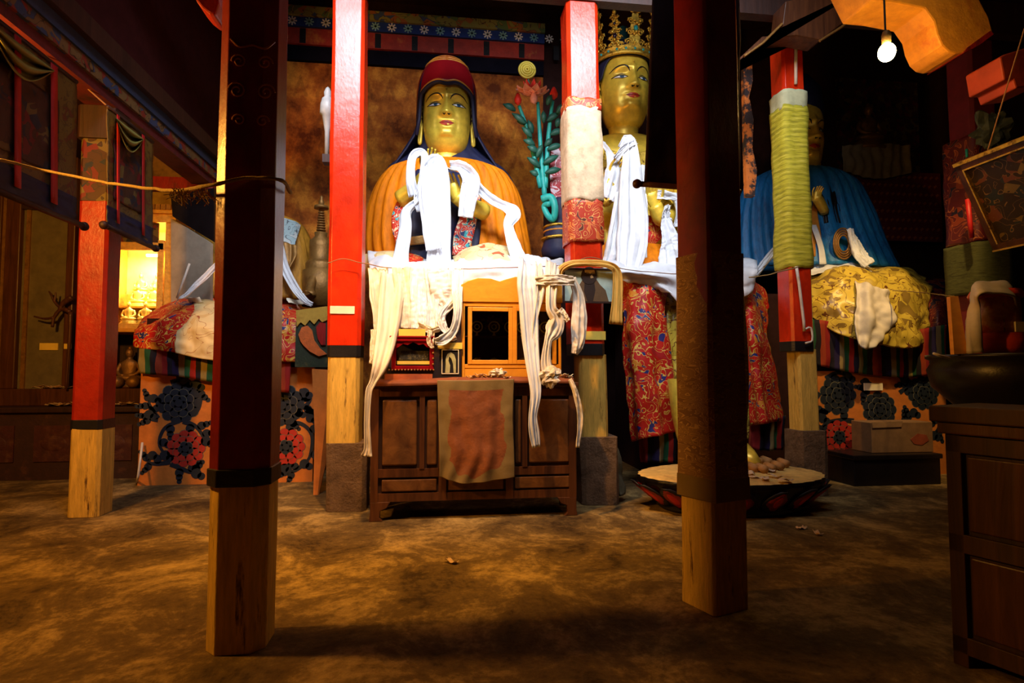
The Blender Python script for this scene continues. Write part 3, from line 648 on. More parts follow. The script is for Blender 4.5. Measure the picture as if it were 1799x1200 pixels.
# statuettes
ORDL = ['first', 'second', 'third', 'fourth', 'fifth', 'sixth', 'seventh', 'eighth', 'ninth']
def dup(root, loc, label=None):
    r = root.copy(); COL.objects.link(r); r.location = loc
    if label: r['label'] = label
    for ch in list(root.children):
        c = ch.copy(); COL.objects.link(c); c.parent = r
        for g in list(ch.children): d = g.copy(); COL.objects.link(d); d.parent = c
    return r
M['ivory_gold'] = plain('pale_gold_leaf', (.90, .66, .22), .35, .3)
pos = []
for row, (zz_, yy) in enumerate(((lz[0], yc2+.17), (lz[1], yc2+.30), (lz[1]+.16, yc2+.42))):
    for i in range(5): pos.append((x0+.30+i*.185+(row % 2)*.03, yy, zz_+(0 if row < 2 else 0)))
slab = ['small golden seated figure in the lit shrine cabinet, %s row, %s from left' % (('bottom', 'middle', 'top')[i//5], ORDL[i % 5]) for i in range(15)]
f0 = thing('golden_statuette', slab[0], 'statuette', pos[0], 'small golden figures in the lit shrine cabinet')
seated_figure(f0, pos[0], .24, 'ivory_gold', 'ivory_gold')
for i, p in enumerate(pos[1:]):
    if i+1 >= 10: 
        continue
    dup(f0, p, slab[i+1])
MB_st = MB().box((x0+.1, yc2+.36, lz[1]), (x1-.12, yc2+DP-.01, lz[1]+.16)); MB_st.build('back_step', yp, ys)
for i, p in enumerate(pos[10:]): dup(f0, p, slab[10+i])
# dark niche below shrine with dim figure and balls
zb = W(240, 584, yc2).z
nc = thing('dark_niche_case', 'dark open case under the lit shrine cabinet holding a dim figure', 'case', (x0, yc2, zt))
MB().box((x0, yc2, zt), (x0+.06, yc2+.5, zb)).box((x1-.06, yc2, zt), (x1, yc2+.5, zb)).box((x0, yc2+.47, zt), (x1, yc2+.5, zb)).build('shell', 'wood_black', nc)
MB().box((x0-.02, yc2-.04, zb-.0), (x1+.03, yc2+.5, z0)).build('ledge', 'wood_yellow', nc, bevel=.008)
dz = thing('dim_figure', 'dim seated figure in the dark case below the lit shrine cabinet', 'statuette', W(222, 686, yc2+.2)); dz.location.z = zt
seated_figure(dz, (dz.location.x, yc2+.25, zt), .42, 'gold_old', 'wood_dark')
for i, px in enumerate((206, 234)):
    c = W(px, 668, yc2+.1); c.z = zt+.075
    tag(MB().ball(c, .07, 12).build('round_offering', 'gold_old', None, True), ('left' if i == 0 else 'right')+' dim round offering ball in front of the figure below the lit cabinet', 'offering ball')
# banknotes
def note(p, rz, tilt, label, group, s=1, mat='note'):
    mb = MB(); L, B = .075*s, .034*s; R = Matrix.Rotation(rz, 3, 'Z') @ Matrix.Rotation(tilt, 3, 'X')
    G = [[Vector(p)+R@Vector((-L+2*L*j/5, -B+2*B*i/3, .010*math.sin(j*1.3+rz)+.006*math.sin(i*2+rz))) for j in range(6)] for i in range(4)]
    return tag(mb.grid(G).build('banknote', mat, None, True, solid=.001), label, 'banknote', group)
random.seed(11)
PXN = sorted(random.uniform(64, 125) for i in range(9))+sorted(random.uniform(200, 246) for i in range(4))
for i, px in enumerate(PXN):
    p = W(px, 712, YC+.08); p.y += random.uniform(0, .12); p.z = zc+.014+.008*(i % 3)
    note(p, random.uniform(0, 3), random.uniform(-.1, .15), 'crumpled banknote on the far left counter, %s from left, %s of the pillar' % (ORDL[i % 9], 'left' if i < 9 else 'right'), 'banknotes on the far left counter')
for i, px in enumerate(sorted(random.uniform(70, 118) for i in range(8))):
    p = W(px, 680, YC+.3); p.z = zt+.014+.008*(i % 3); p.y = YC+.27
    note(p, random.uniform(0, 3), random.uniform(-.1, .2), 'crumpled banknote on the upper step before the dusty pane, %s from left' % ORDL[i], 'banknotes on the far left upper step')
# dirty plaster wall above and grey panel
gp = MB().grid([[W(303, 385, 7.0), W(330, 400, 6.9), W(372, 428, 6.8)], [W(303, 455, 7.0), W(330, 455, 6.9), W(372, 465, 6.8)], [W(303, 560, 7.0), W(330, 560, 6.9), W(372, 560, 6.8)]])
tag(gp.build('grey_board', 'plaster_grey', None, False, solid=.04), 'plain grey board standing between the lit cabinet and the near left pillar', 'board')
up = MB().box((W(262, 300, 7.15).x, 7.15, W(300, 312, 7.15).z), (W(376, 300, 7.15).x, 7.25, W(300, 262, 7.15).z)).m(1).box((W(262, 300, 7.15).x, 7.12, W(300, 334, 7.15).z), (W(376, 300, 7.15).x, 7.25, W(300, 312, 7.15).z))
tag(up.build('lintel_board', [worn('dirty_ochre_board', (.26, .14, .04), (.06, .03, .01), .9, .45, .65, 5), 'red_old'], None), 'stained ochre board with red lower edge above the lit shrine cabinet', 'board')
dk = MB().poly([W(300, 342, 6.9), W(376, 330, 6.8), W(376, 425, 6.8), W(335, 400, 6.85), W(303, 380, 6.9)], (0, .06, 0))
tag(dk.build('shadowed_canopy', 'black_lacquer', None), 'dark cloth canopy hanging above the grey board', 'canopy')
# stick
tag(MB().tube([W(333, 463, 6.3), W(311, 524, 6.3)], .012, 8).build('pale_stick', 'pipe', None, True), 'thin pale stick leaning above the red brocade on the left throne', 'stick')
tag(MB().tube([W(250, 778, 6.35), W(243, 835, 6.15), WZ(240, 850)], .012, 8).build('thin_staff', 'pipe', None, True), 'thin pale staff leaning on the left painted throne by the floor', 'stick')
# ================================================================== STATUES
def smooth(P, x):
    """smooth interpolation of (x,y) table"""
    for i in range(len(P)-1):
        if x <= P[i+1][0]:
            t = max(0, (x-P[i][0])/(P[i+1][0]-P[i][0])); m0 = (P[i+1][1]-P[max(i-1,0)][1])/(P[i+1][0]-P[max(i-1,0)][0]); j = min(i+2, len(P)-1); m1 = (P[j][1]-P[i][1])/(P[j][0]-P[i][0]); d = P[i+1][0]-P[i][0]
            return (2*t**3-3*t*t+1)*P[i][1]+(t**3-2*t*t+t)*m0*d+(-2*t**3+3*t*t)*P[i+1][1]+(t**3-t*t)*m1*d
    return P[-1][1]
AW = [(-1.0, .02), (-.96, .18), (-.85, .37), (-.65, .475), (-.4, .53), (-.1, .555), (.2, .56), (.5, .555), (.8, .46), (.95, .26), (1.0, .02)]
DF = [(-1.0, .02), (-.95, .22), (-.8, .42), (-.6, .52), (-.3, .56), (.1, .58), (.5, .58), (.8, .46), (.95, .25), (1.0, .02)]
def g(x, z, cx, cz, sx, sz): return math.exp(-((x-cx)/sx)**2-((z-cz)/sz)**2)
def face_disp(x, z):
    ax = abs(x)
    d = 0
    # nose: ridge, tip, wings
    if z > -.30:
        t = max(0, min(1, (.32-z)/.50)); und = 1/(1+math.exp(-(z+.20)*55))
        w = .055+.055*t
        d += (.045+.165*t**1.2)*math.exp(-(x/w)**2)*und*(1 if z < .34 else math.exp(-((z-.34)/.1)**2))
        d += .065*g(ax, z, .105, -.14, .045, .06)*und
    d += .045*g(ax, z, .17, .30, .20, .05)                 # brow
    d -= .075*g(ax, z, .25, .14, .15, .085)                # socket
    d += .050*g(ax, z, .26, .105, .115, .055)              # lid / eyeball
    d += .035*g(ax, z, .31, -.16, .17, .17)                # cheek
    d -= .018*g(x, z, 0, -.235, .03, .04)                  # philtrum
    d += .060*g(x, z, 0, -.325, .155, .032)+.052*g(x, z, 0, -.385, .125, .032)  # lips
    d -= .025*g(x, z, 0, -.352, .15, .012)
    d -= .030*g(x, z, 0, -.455, .14, .03)
    d += .062*math.exp(-(x/.165)**6-((z+.535)/.105)**6)+.03*g(x, z, 0, -.6, .3, .12)                 # chin
    d -= .022*g(ax, z, .235, -.36, .045, .13)
    return d
def make_head(root, C, s, rz, tilt=0, skin='gold', hair=True, iris='iris', front_y=None):
    R = Matrix.Rotation(rz, 3, 'Z') @ Matrix.Rotation(tilt, 3, 'X'); C = Vector(C)
    def yl(x, z):
        a = max(.02, smooth(AW, z)); u = min(.999, abs(x)/a)
        return -smooth(DF, z)*(1-u**2.3)**.5 - face_disp(x, z)
    def surf(x, z, eps=0): return C + R@(Vector((x, yl(x, z)-eps*2, z))*s)
    b = MB(); n = 88; m = 96; rs = []
    for i in range(n+1):
        z = -1+2*i/n if 0 < i < n else (-.999 if i == 0 else .999)
        a = max(.02, smooth(AW, z)); r = []
        for k in range(m):
            t = 2*PI*k/m; x = a*math.cos(t)
            y = yl(x*.9999, z) if math.sin(t) < -1e-6 else smooth(DF, z)*1.05*math.sin(t)
            if math.sin(t) < -1e-6 and math.sin(t) > -.12: y *= 1
            r.append(C+R@(Vector((x, y, z))*s))
        rs.append(r)
    b.rings(rs)
    b.rings([[C+R@(Vector((w*math.cos(2*PI*k/24), .05+w*.95*math.sin(2*PI*k/24), z))*s) for k in range(24)] for w, z in ((.36, -.80), (.34, -.98), (.345, -1.0), (.335, -1.03), (.345, -1.10), (.33, -1.13), (.34, -1.2), (.42, -1.34), (.62, -1.44))])
    for sg in (-1, 1):     # long lobed ears
        b.tube([C+R@(Vector(p)*s) for p in [tuple(q) for q in cr([(sg*.55, .02, .26), (sg*.63, .06, .22), (sg*.635, .05, .0), (sg*.61, .0, -.12), (sg*.63, .02, -.36), (sg*.655, .03, -.56), (sg*.62, .02, -.62), (sg*.60, .0, -.40), (sg*.585, .0, -.15)], 30)]], .040*s, 8)
        b.tube([C+R@(Vector(p)*s) for p in [tuple(q) for q in cr([(sg*.59, 0, .18), (sg*.62, .01, .10), (sg*.60, -.01, -.02)], 10)]], .03*s, 6)
    hd = b.build('head', skin, root, True)
    # painted features
    def add(nm, mat, items):
        q = MB()
        for v, f in items: q.add(v, f)
        return q.build(nm, mat, hd, True)
    E = []; I = []; PU = []; L = []; BR = []
    for sg in (-1, 1):
        eye = [(sg*.135, .075), (sg*.18, .103), (sg*.25, .122), (sg*.33, .115), (sg*.41, .088), (sg*.33, .060), (sg*.25, .046), (sg*.18, .052)]
        if sg < 0: eye = eye[::-1]
        E.append(patch(surf, eye, .004))
        ic = (sg*.262+.012, .088); circ = lambda r: [(ic[0]+r*math.cos(2*PI*k/14), ic[1]+.85*r*math.sin(2*PI*k/14)) for k in range(14)]
        I.append(patch(surf, circ(.046), .008)); PU.append(patch(surf, circ(.020), .011))
        L.append(strip(surf, [(sg*.12, .068), (sg*.18, .104), (sg*.25, .127), (sg*.34, .120), (sg*.45, .085)], .034, .007))
        L.append(strip(surf, [(sg*.14, .070), (sg*.25, .044), (sg*.40, .078)], .014, .007))
        L.append(strip(surf, [(sg*.15, .14), (sg*.25, .172), (sg*.38, .15)], .014, .004))
        BR.append(strip(surf, [(sg*.085, .20), (sg*.13, .27), (sg*.25, .325), (sg*.38, .30), (sg*.48, .22)], .032, .005))
    add('eye_white', 'white_paint', E); add('iris', iris, I); add('pupil', 'ink', PU); add('eyelid_line', 'ink', L); add('eyebrow', 'ink', BR)
    lips = [(-.165, -.345), (-.09, -.308), (-.03, -.295), (0, -.304), (.03, -.295), (.09, -.308), (.165, -.345), (.10, -.392), (0, -.415), (-.10, -.392)]
    add('lips', 'lip', [patch(surf, lips, .005)])
    add('mouth_line', 'ink', [strip(surf, [(-.17, -.343), (-.07, -.350), (0, -.345), (.07, -.350), (.17, -.343)], .010, .012)])
    add('nostril', 'ink', [strip(surf, [(sg*.02, -.188), (sg*.055, -.196), (sg*.085, -.18)], .018, .006, 8) for sg in (-1, 1)])
    add('forehead_mark', 'gold_metal', [patch(surf, [(.022*math.cos(k*PI/5), .40+.022*math.sin(k*PI/5)) for k in range(10)], .01)])
    return hd, surf, (lambda x, y, z: C+R@(Vector((x, y, z))*s))
def hand(mb, wrist, dirv, palm_n, s, curl=.5, side=1):
    """palm and five bent fingers; s = hand length"""
    d = Vector(dirv).normalized(); n = Vector(palm_n); n = (n-d*n.dot(d)).normalized(); u = d.cross(n)*side; w = Vector(wrist)
    mb.rings([[w+d*(t*s)+u*(a*s*math.cos(2*PI*k/12))+n*(c*s*math.sin(2*PI*k/12)) for k in range(12)] for t, a, c in ((-.12, .15, .12), (0, .16, .11), (.15, .21, .10), (.32, .235, .09), (.46, .225, .075), (.50, .20, .05))])
    for i, (o, L) in enumerate(((-.165, .40), (-.055, .47), (.055, .45), (.16, .35))):
        p = w+d*(.44*s)+u*(o*s); pts = [p]; a = .12
        for k in range(4): 
            a += curl*(.25 if k == 0 else .55); pts.append(pts[-1]+(d*math.cos(a)+n*math.sin(a)+u*o*.25)*(L*s/4))
        mb.tube(curve(pts, 12), lambda t: .052*s*(1-.35*t), 8)
    p = w+d*(.12*s)-u*(.17*s); mb.tube(curve([p, p+(d*.5-u*.6+n*.3)*.18*s, p+(d*1.1-u*.7+n*.6)*.27*s, p+(d*1.7-u*.6+n*.9)*.30*s], 10), lambda t: .062*s*(1-.35*t), 8)
def loftpx(rows, Y, seg=72, p=2.4, fold=(26, .012), seed=0, yc=None, flow=True):
    """body of revolution-ish from pixel rows: (py, px_left, px_right, front_depth, back_depth)"""
    rs = []; R = cr([(a, b, c) for a, b, c, *_ in rows], 44); D = cr([(r[3], r[4], 0) for r in rows], 44)
    for i, (py, xl, xr) in enumerate(R):
        A = W(xl, py, Y); B = W(xr, py, Y); c = (A+B)/2; h = (B-A).length/2; r = []; v = i/43
        for k in range(seg):
            t = 2*PI*k/seg; cs, sn = math.cos(t), math.sin(t)
            x = h*math.copysign(abs(cs)**(2/p), cs); y = (D[i][0] if sn < 0 else D[i][1])*math.copysign(abs(sn)**(2/p), sn)
            f = fold[1]*min(1, v*3)*(math.sin(fold[0]*t+2.2*math.sin(3*v+t*2)+seed)+.8*mnoise.noise(Vector((cs*5, sn*5, v*4+seed)))) if fold else 0
            q = Vector((cs, sn, 0))
            r.append(Vector((c.x+x, c.y+y, c.z))+q*f)
        rs.append(r)
    return rs
# ---- statue 1: red-hatted gilded figure in saffron robe
SY = 6.75
s1 = thing('gilded_statue', 'tall gilded seated statue with crimson pointed hat and saffron robe above the altar table', 'statue', (W(786, 450, SY).x, SY, W(786, 470, SY).z), 'tall gilded statues')
U = .074*SY/ray(786, 200).y
hc = W(785, 208.5, SY)
hd1, surf1, tr1 = make_head(s1, hc, U, math.radians(-1))
# hat
b = MB(); n = 90; nv = 30; G = []
for i in range(nv):
    v = i/(nv-1); row = []
    for k in range(n+1):
        t = -PI+2*PI*k/n   # 0 = front
        at = abs(t)
        if at < 1.0: zb_ = .60 - .075*math.exp(-(t/.22)**2)+.05*math.cos(t*2.6) - .12*(at/1.0)**3
        else: q = min(1, (at-1.0)/.35); zb_ = .52-1.85*q
        z = 1.47+(zb_-1.47)*v
        rr = .70*math.sqrt(max(.0, 1-((z-.42)/1.06)**2)) if z > .42 else .70
        rx = max(.004, rr); ry = rr*.98
        if z < -.35: rx += (-.35-z)*.62*min(1, (at-1.0)/.3 if at > 1.0 else 0)
        row.append(tr1(rx*math.sin(t), -ry*math.cos(t)+.02, z))
    G.append(row)
b.grid(G); b.mi = [1 if (i//90 > 14 and abs(-PI+2*PI*(i%90)/90) > .98) else 0 for i in range(len(b.f))]; b.build('pointed_hat', ['hat', 'navy'], hd1, True, solid=.02)
edge = G[-1]
MB().tube(edge[29:-29], .014, 6).build('hat_piping', 'orange_gold', hd1, True)
MB().tube([e+Vector((0, -.012, .035)) if 0 else e+Vector((0, -.0, -.03)) for e in edge[28:-28]], .022, 8).build('hat_lining', 'navy', hd1, True)
b = MB()
for zz_, rr in ((1.18, .03), (1.25, .026), (1.32, .024)):
    r_ = .70*math.sqrt(1-((zz_-.42)/1.06)**2)+.01; b.tube([tr1(r_*math.sin(k*PI/20), -r_*.98*math.cos(k*PI/20)+.02, zz_) for k in range(41)], rr*U, 6)
b.build('hat_band', 'orange_gold', hd1, True)
# dark shoulder cape below the hat
b = MB().rings(loftpx([(236, 744, 830, .10, .3), (262, 735, 838, .14, .32), (280, 712, 860, .2, .34), (300, 682, 890, .26, .36), (345, 656, 914, .3, .4), (392, 648, 924, .3, .42)], SY+.10, fold=(18, .006)), True, True)
b.build('navy_cape', 'navy', s1, True)
b = MB().rings(loftpx([(284, 742, 838, .16, .2), (292, 712, 862, .26, .24), (306, 682, 888, .34, .28), (340, 659, 909, .42, .3), (390, 645, 920, .50, .34), (440, 640, 930, .58, .4), (478, 645, 935, .62, .4)], SY, seg=160, fold=(34, .020)), True, True)
b.build('saffron_robe', 'robe', s1, True)
# inner garments: navy vest, brocade borders, belt
YV = SY-.60
b = MB().grid(net([[(722, 300, YV+.26), (760, 300, YV+.15), (810, 302, YV+.15), (836, 305, YV+.26)], [(705, 350, YV+.12), (755, 350, YV+.03), (810, 350, YV+.03), (845, 352, YV+.14)], [(698, 410, YV+.06), (750, 410, YV-.03), (805, 410, YV-.03), (842, 410, YV+.06)], [(692, 466, YV+.02), (750, 466, YV-.06), (800, 466, YV-.06), (835, 466, YV+.02)]], amp=.02, fold=(5, .02)))
b.build('navy_vest', 'navy', s1, True, solid=.02)
b = MB().grid(net([[(716, 322, YV+.10), (733, 325, YV+.04)], [(696, 360, YV+.02), (722, 362, YV-.04)], [(688, 395, YV-.0), (712, 400, YV-.05)], [(700, 440, YV-.03), (712, 446, YV-.06)]], 10, 30, amp=.01)); b.build('brocade_border', 'brocade_trim', s1, True, solid=.02)
b = MB().grid(net([[(822, 335, YV+.05), (845, 338, YV+.10)], [(812, 370, YV-.02), (840, 372, YV+.03)], [(798, 410, YV-.07), (832, 412, YV-.02)], [(794, 448, YV-.10), (820, 452, YV-.05)]], 10, 30, amp=.01)); b.build('brocade_border', 'brocade_trim', s1, True, solid=.02)
MB().grid(net([[(712, 418, YV-.06), (740, 414, YV-.10), (770, 412, YV-.12)], [(712, 432, YV-.06), (740, 429, YV-.10), (770, 427, YV-.12)]], 16, 8, amp=.004)).build('belt', 'gold_old', s1, True, solid=.02)
# teaching hands at the chest
b = MB(); b.tube(curve([W(705, 350, YV+.0), W(730, 330, YV-.12), W(752, 305, YV-.22)], 12), lambda t: .10-.03*t, 12); hand(b, W(752, 305, YV-.22), (.25, -.05, 1), (0, -1, .1), .30, .35); b.build('right_hand', 'gold', s1, True)
b = MB(); b.tube(curve([W(850, 372, YV+.05), W(822, 360, YV-.12), W(800, 345, YV-.24)], 12), lambda t: .10-.03*t, 12); hand(b, W(801, 346, YV-.22), (-.35, -.1, 1), (-.3, -1, .2), .30, .5, -1); b.build('left_hand', 'gold', s1, True)
# knees under patterned cloth
b = MB(); b.ball(W(690, 470, SY-.55), .34, 16, (1.3, .9, .5)).ball(W(862, 466, SY-.62), .36, 16, (1.2, .9, .62)); b.build('knees', 'brocade_cream', s1, True)
yk = YV-.30
g1 = 'white scarves draped on the red-hatted statue'
scarf('silk_scarf', [[(728, 345, yk, 20), (722, 315, yk-.05, 16), (724, 280, yk-.06, 14), (735, 268, yk-.06, 14), (746, 276, yk-.06, 13), (742, 315, yk-.03, 13), (734, 350, yk, 14), (736, 372, yk, 8)]], 'white silk scarf looped beside the chin of the red-hatted statue', group=g1)
scarf('silk_scarf', [[(748, 300, yk-.02, 20), (765, 284, yk-.08, 30), (768, 310, yk-.10, 42), (768, 370, yk-.1, 47), (771, 430, yk-.1, 40), (771, 474, yk-.1, 46)], [(750, 296, yk-.10, 18), (748, 340, yk-.14, 24), (755, 400, yk-.13, 26), (762, 440, yk-.13, 28)]], 'broad white silk scarf hanging straight down the chest of the red-hatted statue', group=g1, nf=4, amp=.018)
scarf('silk_scarf', [[(790, 292, yk-.05, 14), (812, 296, yk-.1, 20), (828, 318, yk-.1, 32), (822, 350, yk-.08, 30), (818, 382, yk-.05, 26)]], 'crumpled white silk scarf over the left hand of the red-hatted statue', group=g1, amp=.025)
scarf('silk_scarf', [[(826, 316, yk-.06, 22), (855, 345, yk, 20), (885, 362, yk+.06, 20), (902, 374, yk+.06, 26), (893, 395, yk+.02, 18), (900, 425, yk-.04, 22), (912, 458, yk-.1, 26)]], 'long white silk scarf trailing over the left arm of the red-hatted statue', group=g1, amp=.025)
scarf('silk_scarf', [[(734, 352, yk, 10), (714, 372, yk, 18), (712, 400, yk-.03, 22), (706, 440, yk-.08, 24), (702, 468, yk-.15, 30)]], 'white silk scarf hanging past the right elbow of the red-hatted statue', group=g1)

# ---- statue 2: crowned statue
S2 = 6.95; PTZ = .31
s2 = thing('gilded_statue', 'tall gilded statue with jewelled golden crown seated between two red pillars', 'statue', (W(1150, 450, S2).x, S2-.2, 0), 'tall gilded statues')
U2 = .0745*S2/ray(1097, 160).y
hc2 = W(1096, 162, S2)
hd2, surf2, tr2 = make_head(s2, hc2, U2, math.radians(3))
b = MB(); G = []
for i in range(16):
    v = i/15; row = []
    for k in range(73):
        t = -PI+2*PI*k/72; at = abs(t); zb_ = .56-.42*min(1, max(0, (at-.75)/.5))**2-.25*min(1, max(0, (at-1.4)/.6))
        z = 1.18+(zb_-1.18)*v; rr = .645*math.sqrt(max(0, 1-((z-.35)/.86)**2)) if z > .35 else .645
        row.append(tr2(max(.004, rr)*math.sin(t), -max(.004, rr)*.97*math.cos(t), z))
    G.append(row)
b.grid(G).build('blue_hair', 'navy', hd2, True, solid=.012)
# crown: band, five filigree leaves with beads and gems
rc = .70
def cpt(t, z, r=rc): return tr2(r*math.sin(t), -r*.97*math.cos(t), z)
b = MB(); G = [[cpt(-1.75+3.5*k/60, .60+.02*i+.035*abs(math.sin(k*.52)) if i else .585, rc+(.02 if i in (1, 4) else 0)) for k in range(61)] for i in range(6)]
b.grid(G)
b.tube([cpt(-1.75+3.5*k/60, .60) for k in range(61)], .018*U2*2, 6).tube([cpt(-1.75+3.5*k/60, .73) for k in range(61)], .012*U2*2, 6)
crn = b.build('crown_band', 'gold_metal', s2, True, solid=.015)
plain('turquoise_gem', (.02, .30, .32), .15); plain('dark_gem', (.02, .01, .02), .1)
for k in range(11): t = -1.4+2.8*k/10; MB().ball(cpt(t, .665, rc+.03), .030*U2, 8, (1, .6, 1)).build('gem', bpy.data.materials['turquoise_gem'], crn, True)
random.seed(5)
for li, (t0, h, wd_) in enumerate(((-1.2, 1.22, .16), (-.60, .74, .12), (0, 1.18, .19), (.60, .92, .12), (1.15, .72, .12))):
    b = MB()
    def lp_(u, z, r=0): return cpt(t0+u/rc, .72+z*h, rc+.03+.10*z+r)
    for L in range(5):
        z = L/5; w = wd_*(1-z)**.8+.03
        for sg in (-1, 1):
            pts = []
            for k in range(14):
                a = k/13*1.6*2*PI; r_ = .075*(1-k/16)*(1.1-z*.5); pts.append(lp_(sg*(w*.62+r_*math.cos(a)), z+.06+r_*math.sin(a)))
            b.tube(pts, .014*U2*1.2, 5)
            b.ball(lp_(sg*w*.95, z+.10), .028*U2, 6)
        for k in range(5): b.ball(lp_(random.uniform(-w*.6, w*.6), z+random.uniform(0, .16), random.uniform(0, .03)), random.uniform(.02, .04)*U2, 6)
    G = [[lp_((j/6-.5)*2*wd_*.75*(1-i/10)**.7, i/10*.95, -.02) for j in range(7)] for i in range(11)]
    b.grid(G)
    b.ball(lp_(0, 1.02), .05*U2, 8).ball(lp_(0, 1.10), .03*U2, 8)
    lf = b.build('crown_leaf', 'gold_metal', s2, True)
    for gz_, gr_ in ((.32, .05), (.68, .035)): MB().ball(lp_(0, gz_, .03), gr_*U2, 10, (1, .6, 1.25)).build('gem', bpy.data.materials['turquoise_gem' if li == 2 else 'dark_gem'], lf, True)
# topknot with blue jewel behind crown centre
b = MB().lathe(tr2(0, .05, 1.05), [(.001, 0), (.22*U2, .02*U2), (.17*U2, .25*U2), (.10*U2, .45*U2), (.12*U2, .52*U2), (.001, .60*U2)], 16); b.build('topknot', plain('dark_teal_topknot', (.01, .06, .07), .3), hd2, True)
for sg in (-1, 1):
    b = MB(); 
    for k in range(16):
        z = .15-.085*k; b.ball(tr2(sg*(.66+.02*math.sin(k*1.1)), -.02, z), (.050 if k % 3 else .075)*U2, 7)
    b.build('hair_tassel', 'gold_old', hd2, True)
b = MB().rings(loftpx([(240, 1068, 1136, .12, .12), (252, 1040, 1165, .22, .2), (275, 1010, 1205, .32, .26), (320, 1000, 1225, .36, .3), (380, 1020, 1215, .36, .3), (450, 1030, 1215, .44, .35), (500, 1000, 1260, .6, .45)], S2, fold=(12, .012)), True, True)
b.build('torso', 'gold', s2, True)
y2 = S2-.45
b = MB(); b.tube(curve([W(1205, 320, y2+.1), W(1195, 360, y2-.1), W(1165, 385, y2-.3), W(1150, 360, y2-.35)], 16), lambda t: .13-.05*t, 12); hand(b, W(1150, 362, y2-.36), (-.3, -.2, 1), (-.2, -1, 0), .32, .4, -1); b.build('left_arm', 'gold', s2, True)
b = MB(); b.tube(curve([W(1010, 330, y2+.1), W(1040, 350, y2-.15), W(1075, 318, y2-.3)], 16), lambda t: .13-.05*t, 12); hand(b, W(1076, 318, y2-.3), (.5, -.1, .8), (0, -1, 0), .32, .4); b.build('right_arm', 'gold', s2, True)
for px, py in ((1068, 348), (1064, 352), (1160, 352), (1170, 362)): MB().ball(W(px, py, y2-.28), .075, 10).build('bangle', 'gold_metal', s2, True)
MB().grid(net([[(1062, 262, y2+.1), (1105, 270, y2), (1150, 262, y2+.1)], [(1056, 300, y2), (1105, 310, y2-.05), (1155, 300, y2)]], amp=.02)).build('necklace', 'gold_metal', s2, True, solid=.02)
b = MB().grid(net([[(1120, 370, y2-.12), (1150, 380, y2-.12), (1175, 375, y2-.1)], [(1125, 405, y2-.2), (1150, 410, y2-.2), (1172, 405, y2-.15)], [(1130, 430, y2-.2), (1140, 432, y2-.2), (1150, 430, y2-.2)]], amp=.02)); b.build('brocade_apron', 'brocade_red', s2, True, solid=.02)
b = MB().grid(net([[(1040, 430, y2-.2), (1100, 425, y2-.3), (1160, 430, y2-.3), (1230, 425, y2-.2)], [(1040, 470, y2-.4), (1100, 470, y2-.5), (1160, 470, y2-.5), (1230, 470, y2-.4)]], amp=.02)); b.build('lap', 'robe', s2, True, solid=.03)
# robes over the legs (net control points)
red_l = [[(1078, 478, 6.4), (1100, 466, 6.4), (1140, 462, 6.4), (1175, 478, 6.4)], [(1088, 500, 6.0), (1112, 484, 5.85), (1142, 482, 5.8), (1170, 520, 5.85)],
 [(1094, 560, 5.9), (1115, 555, 5.68), (1145, 555, 5.66), (1172, 570, 5.75)], [(1096, 640, 5.85), (1120, 640, 5.62), (1150, 640, 5.62), (1180, 640, 5.72)], [(1105, 720, 5.8), (1128, 715, 5.6), (1160, 710, 5.6), (1188, 712, 5.7)], [(1110, 776, 5.8), (1132, 770, 5.58), (1165, 764, 5.6), (1194, 756, 5.7)]]
MB().grid(net(red_l, 60, 60, amp=.03, fold=(3, .02, .2))).build('red_robe', 'brocade_red', s2, True, solid=.012)
yel = [[(1150, 478, 6.5), (1190, 500, 6.4), (1250, 520, 6.3), (1320, 500, 6.4)], [(1160, 520, 5.95), (1195, 545, 5.85), (1250, 550, 5.9), (1320, 530, 5.95)], [(1160, 620, 5.85), (1195, 640, 5.78), (1250, 640, 5.85), (1330, 640, 5.9)], [(1165, 700, 5.8), (1200, 710, 5.75), (1250, 720, 5.8), (1340, 720, 5.85)], [(1180, 772, 5.8), (1210, 775, 5.72), (1260, 775, 5.8), (1345, 770, 5.85)]]
MB().grid(net(yel, 60, 60, amp=.04, fold=(5, .03, .2))).build('yellow_robe', 'brocade_gold', s2, True, solid=.012)
red_r = [[(1300, 505, 6.2), (1316, 490, 6.1), (1335, 500, 6.2), (1350, 530, 6.4)], [(1300, 560, 5.8), (1318, 560, 5.65), (1334, 565, 5.7), (1346, 580, 6.0)], [(1305, 640, 5.75), (1325, 640, 5.6), (1345, 640, 5.65), (1358, 640, 5.9)], [(1320, 748, 5.75), (1338, 745, 5.6), (1356, 742, 5.62), (1376, 738, 5.9)]]
MB().grid(net(red_r, 40, 50, amp=.03, fold=(2, .02, .2))).build('red_robe', 'brocade_red', s2, True, solid=.012)
for (a0, a1, b0) in ((1118, 1200, 1175),):
    MB().grid(net([[(1120, 760, 5.78), (1150, 756, 5.66), (1200, 752, 5.72)], [(1126, 812, 5.8), (1150, 812, 5.7), (1185, 812, 5.75)]], 30, 12, amp=.02, fold=(3, .02))).build('striped_underskirt', 'tiedye', s2, True, solid=.012)
MB().grid(net([[(1318, 735, 5.78), (1350, 732, 5.68), (1378, 730, 5.8)], [(1315, 788, 5.8), (1350, 792, 5.72), (1376, 790, 5.82)]], 30, 12, amp=.02, fold=(3, .02))).build('striped_underskirt', 'tiedye', s2, True, solid=.012)
def toes(b, x): 
    for i in range(5): b.ball((x+(i-2)*.036, 4.945+abs(i-1.5)*.012, PTZ+.035), .023, 8, (1, 1.7, .9))
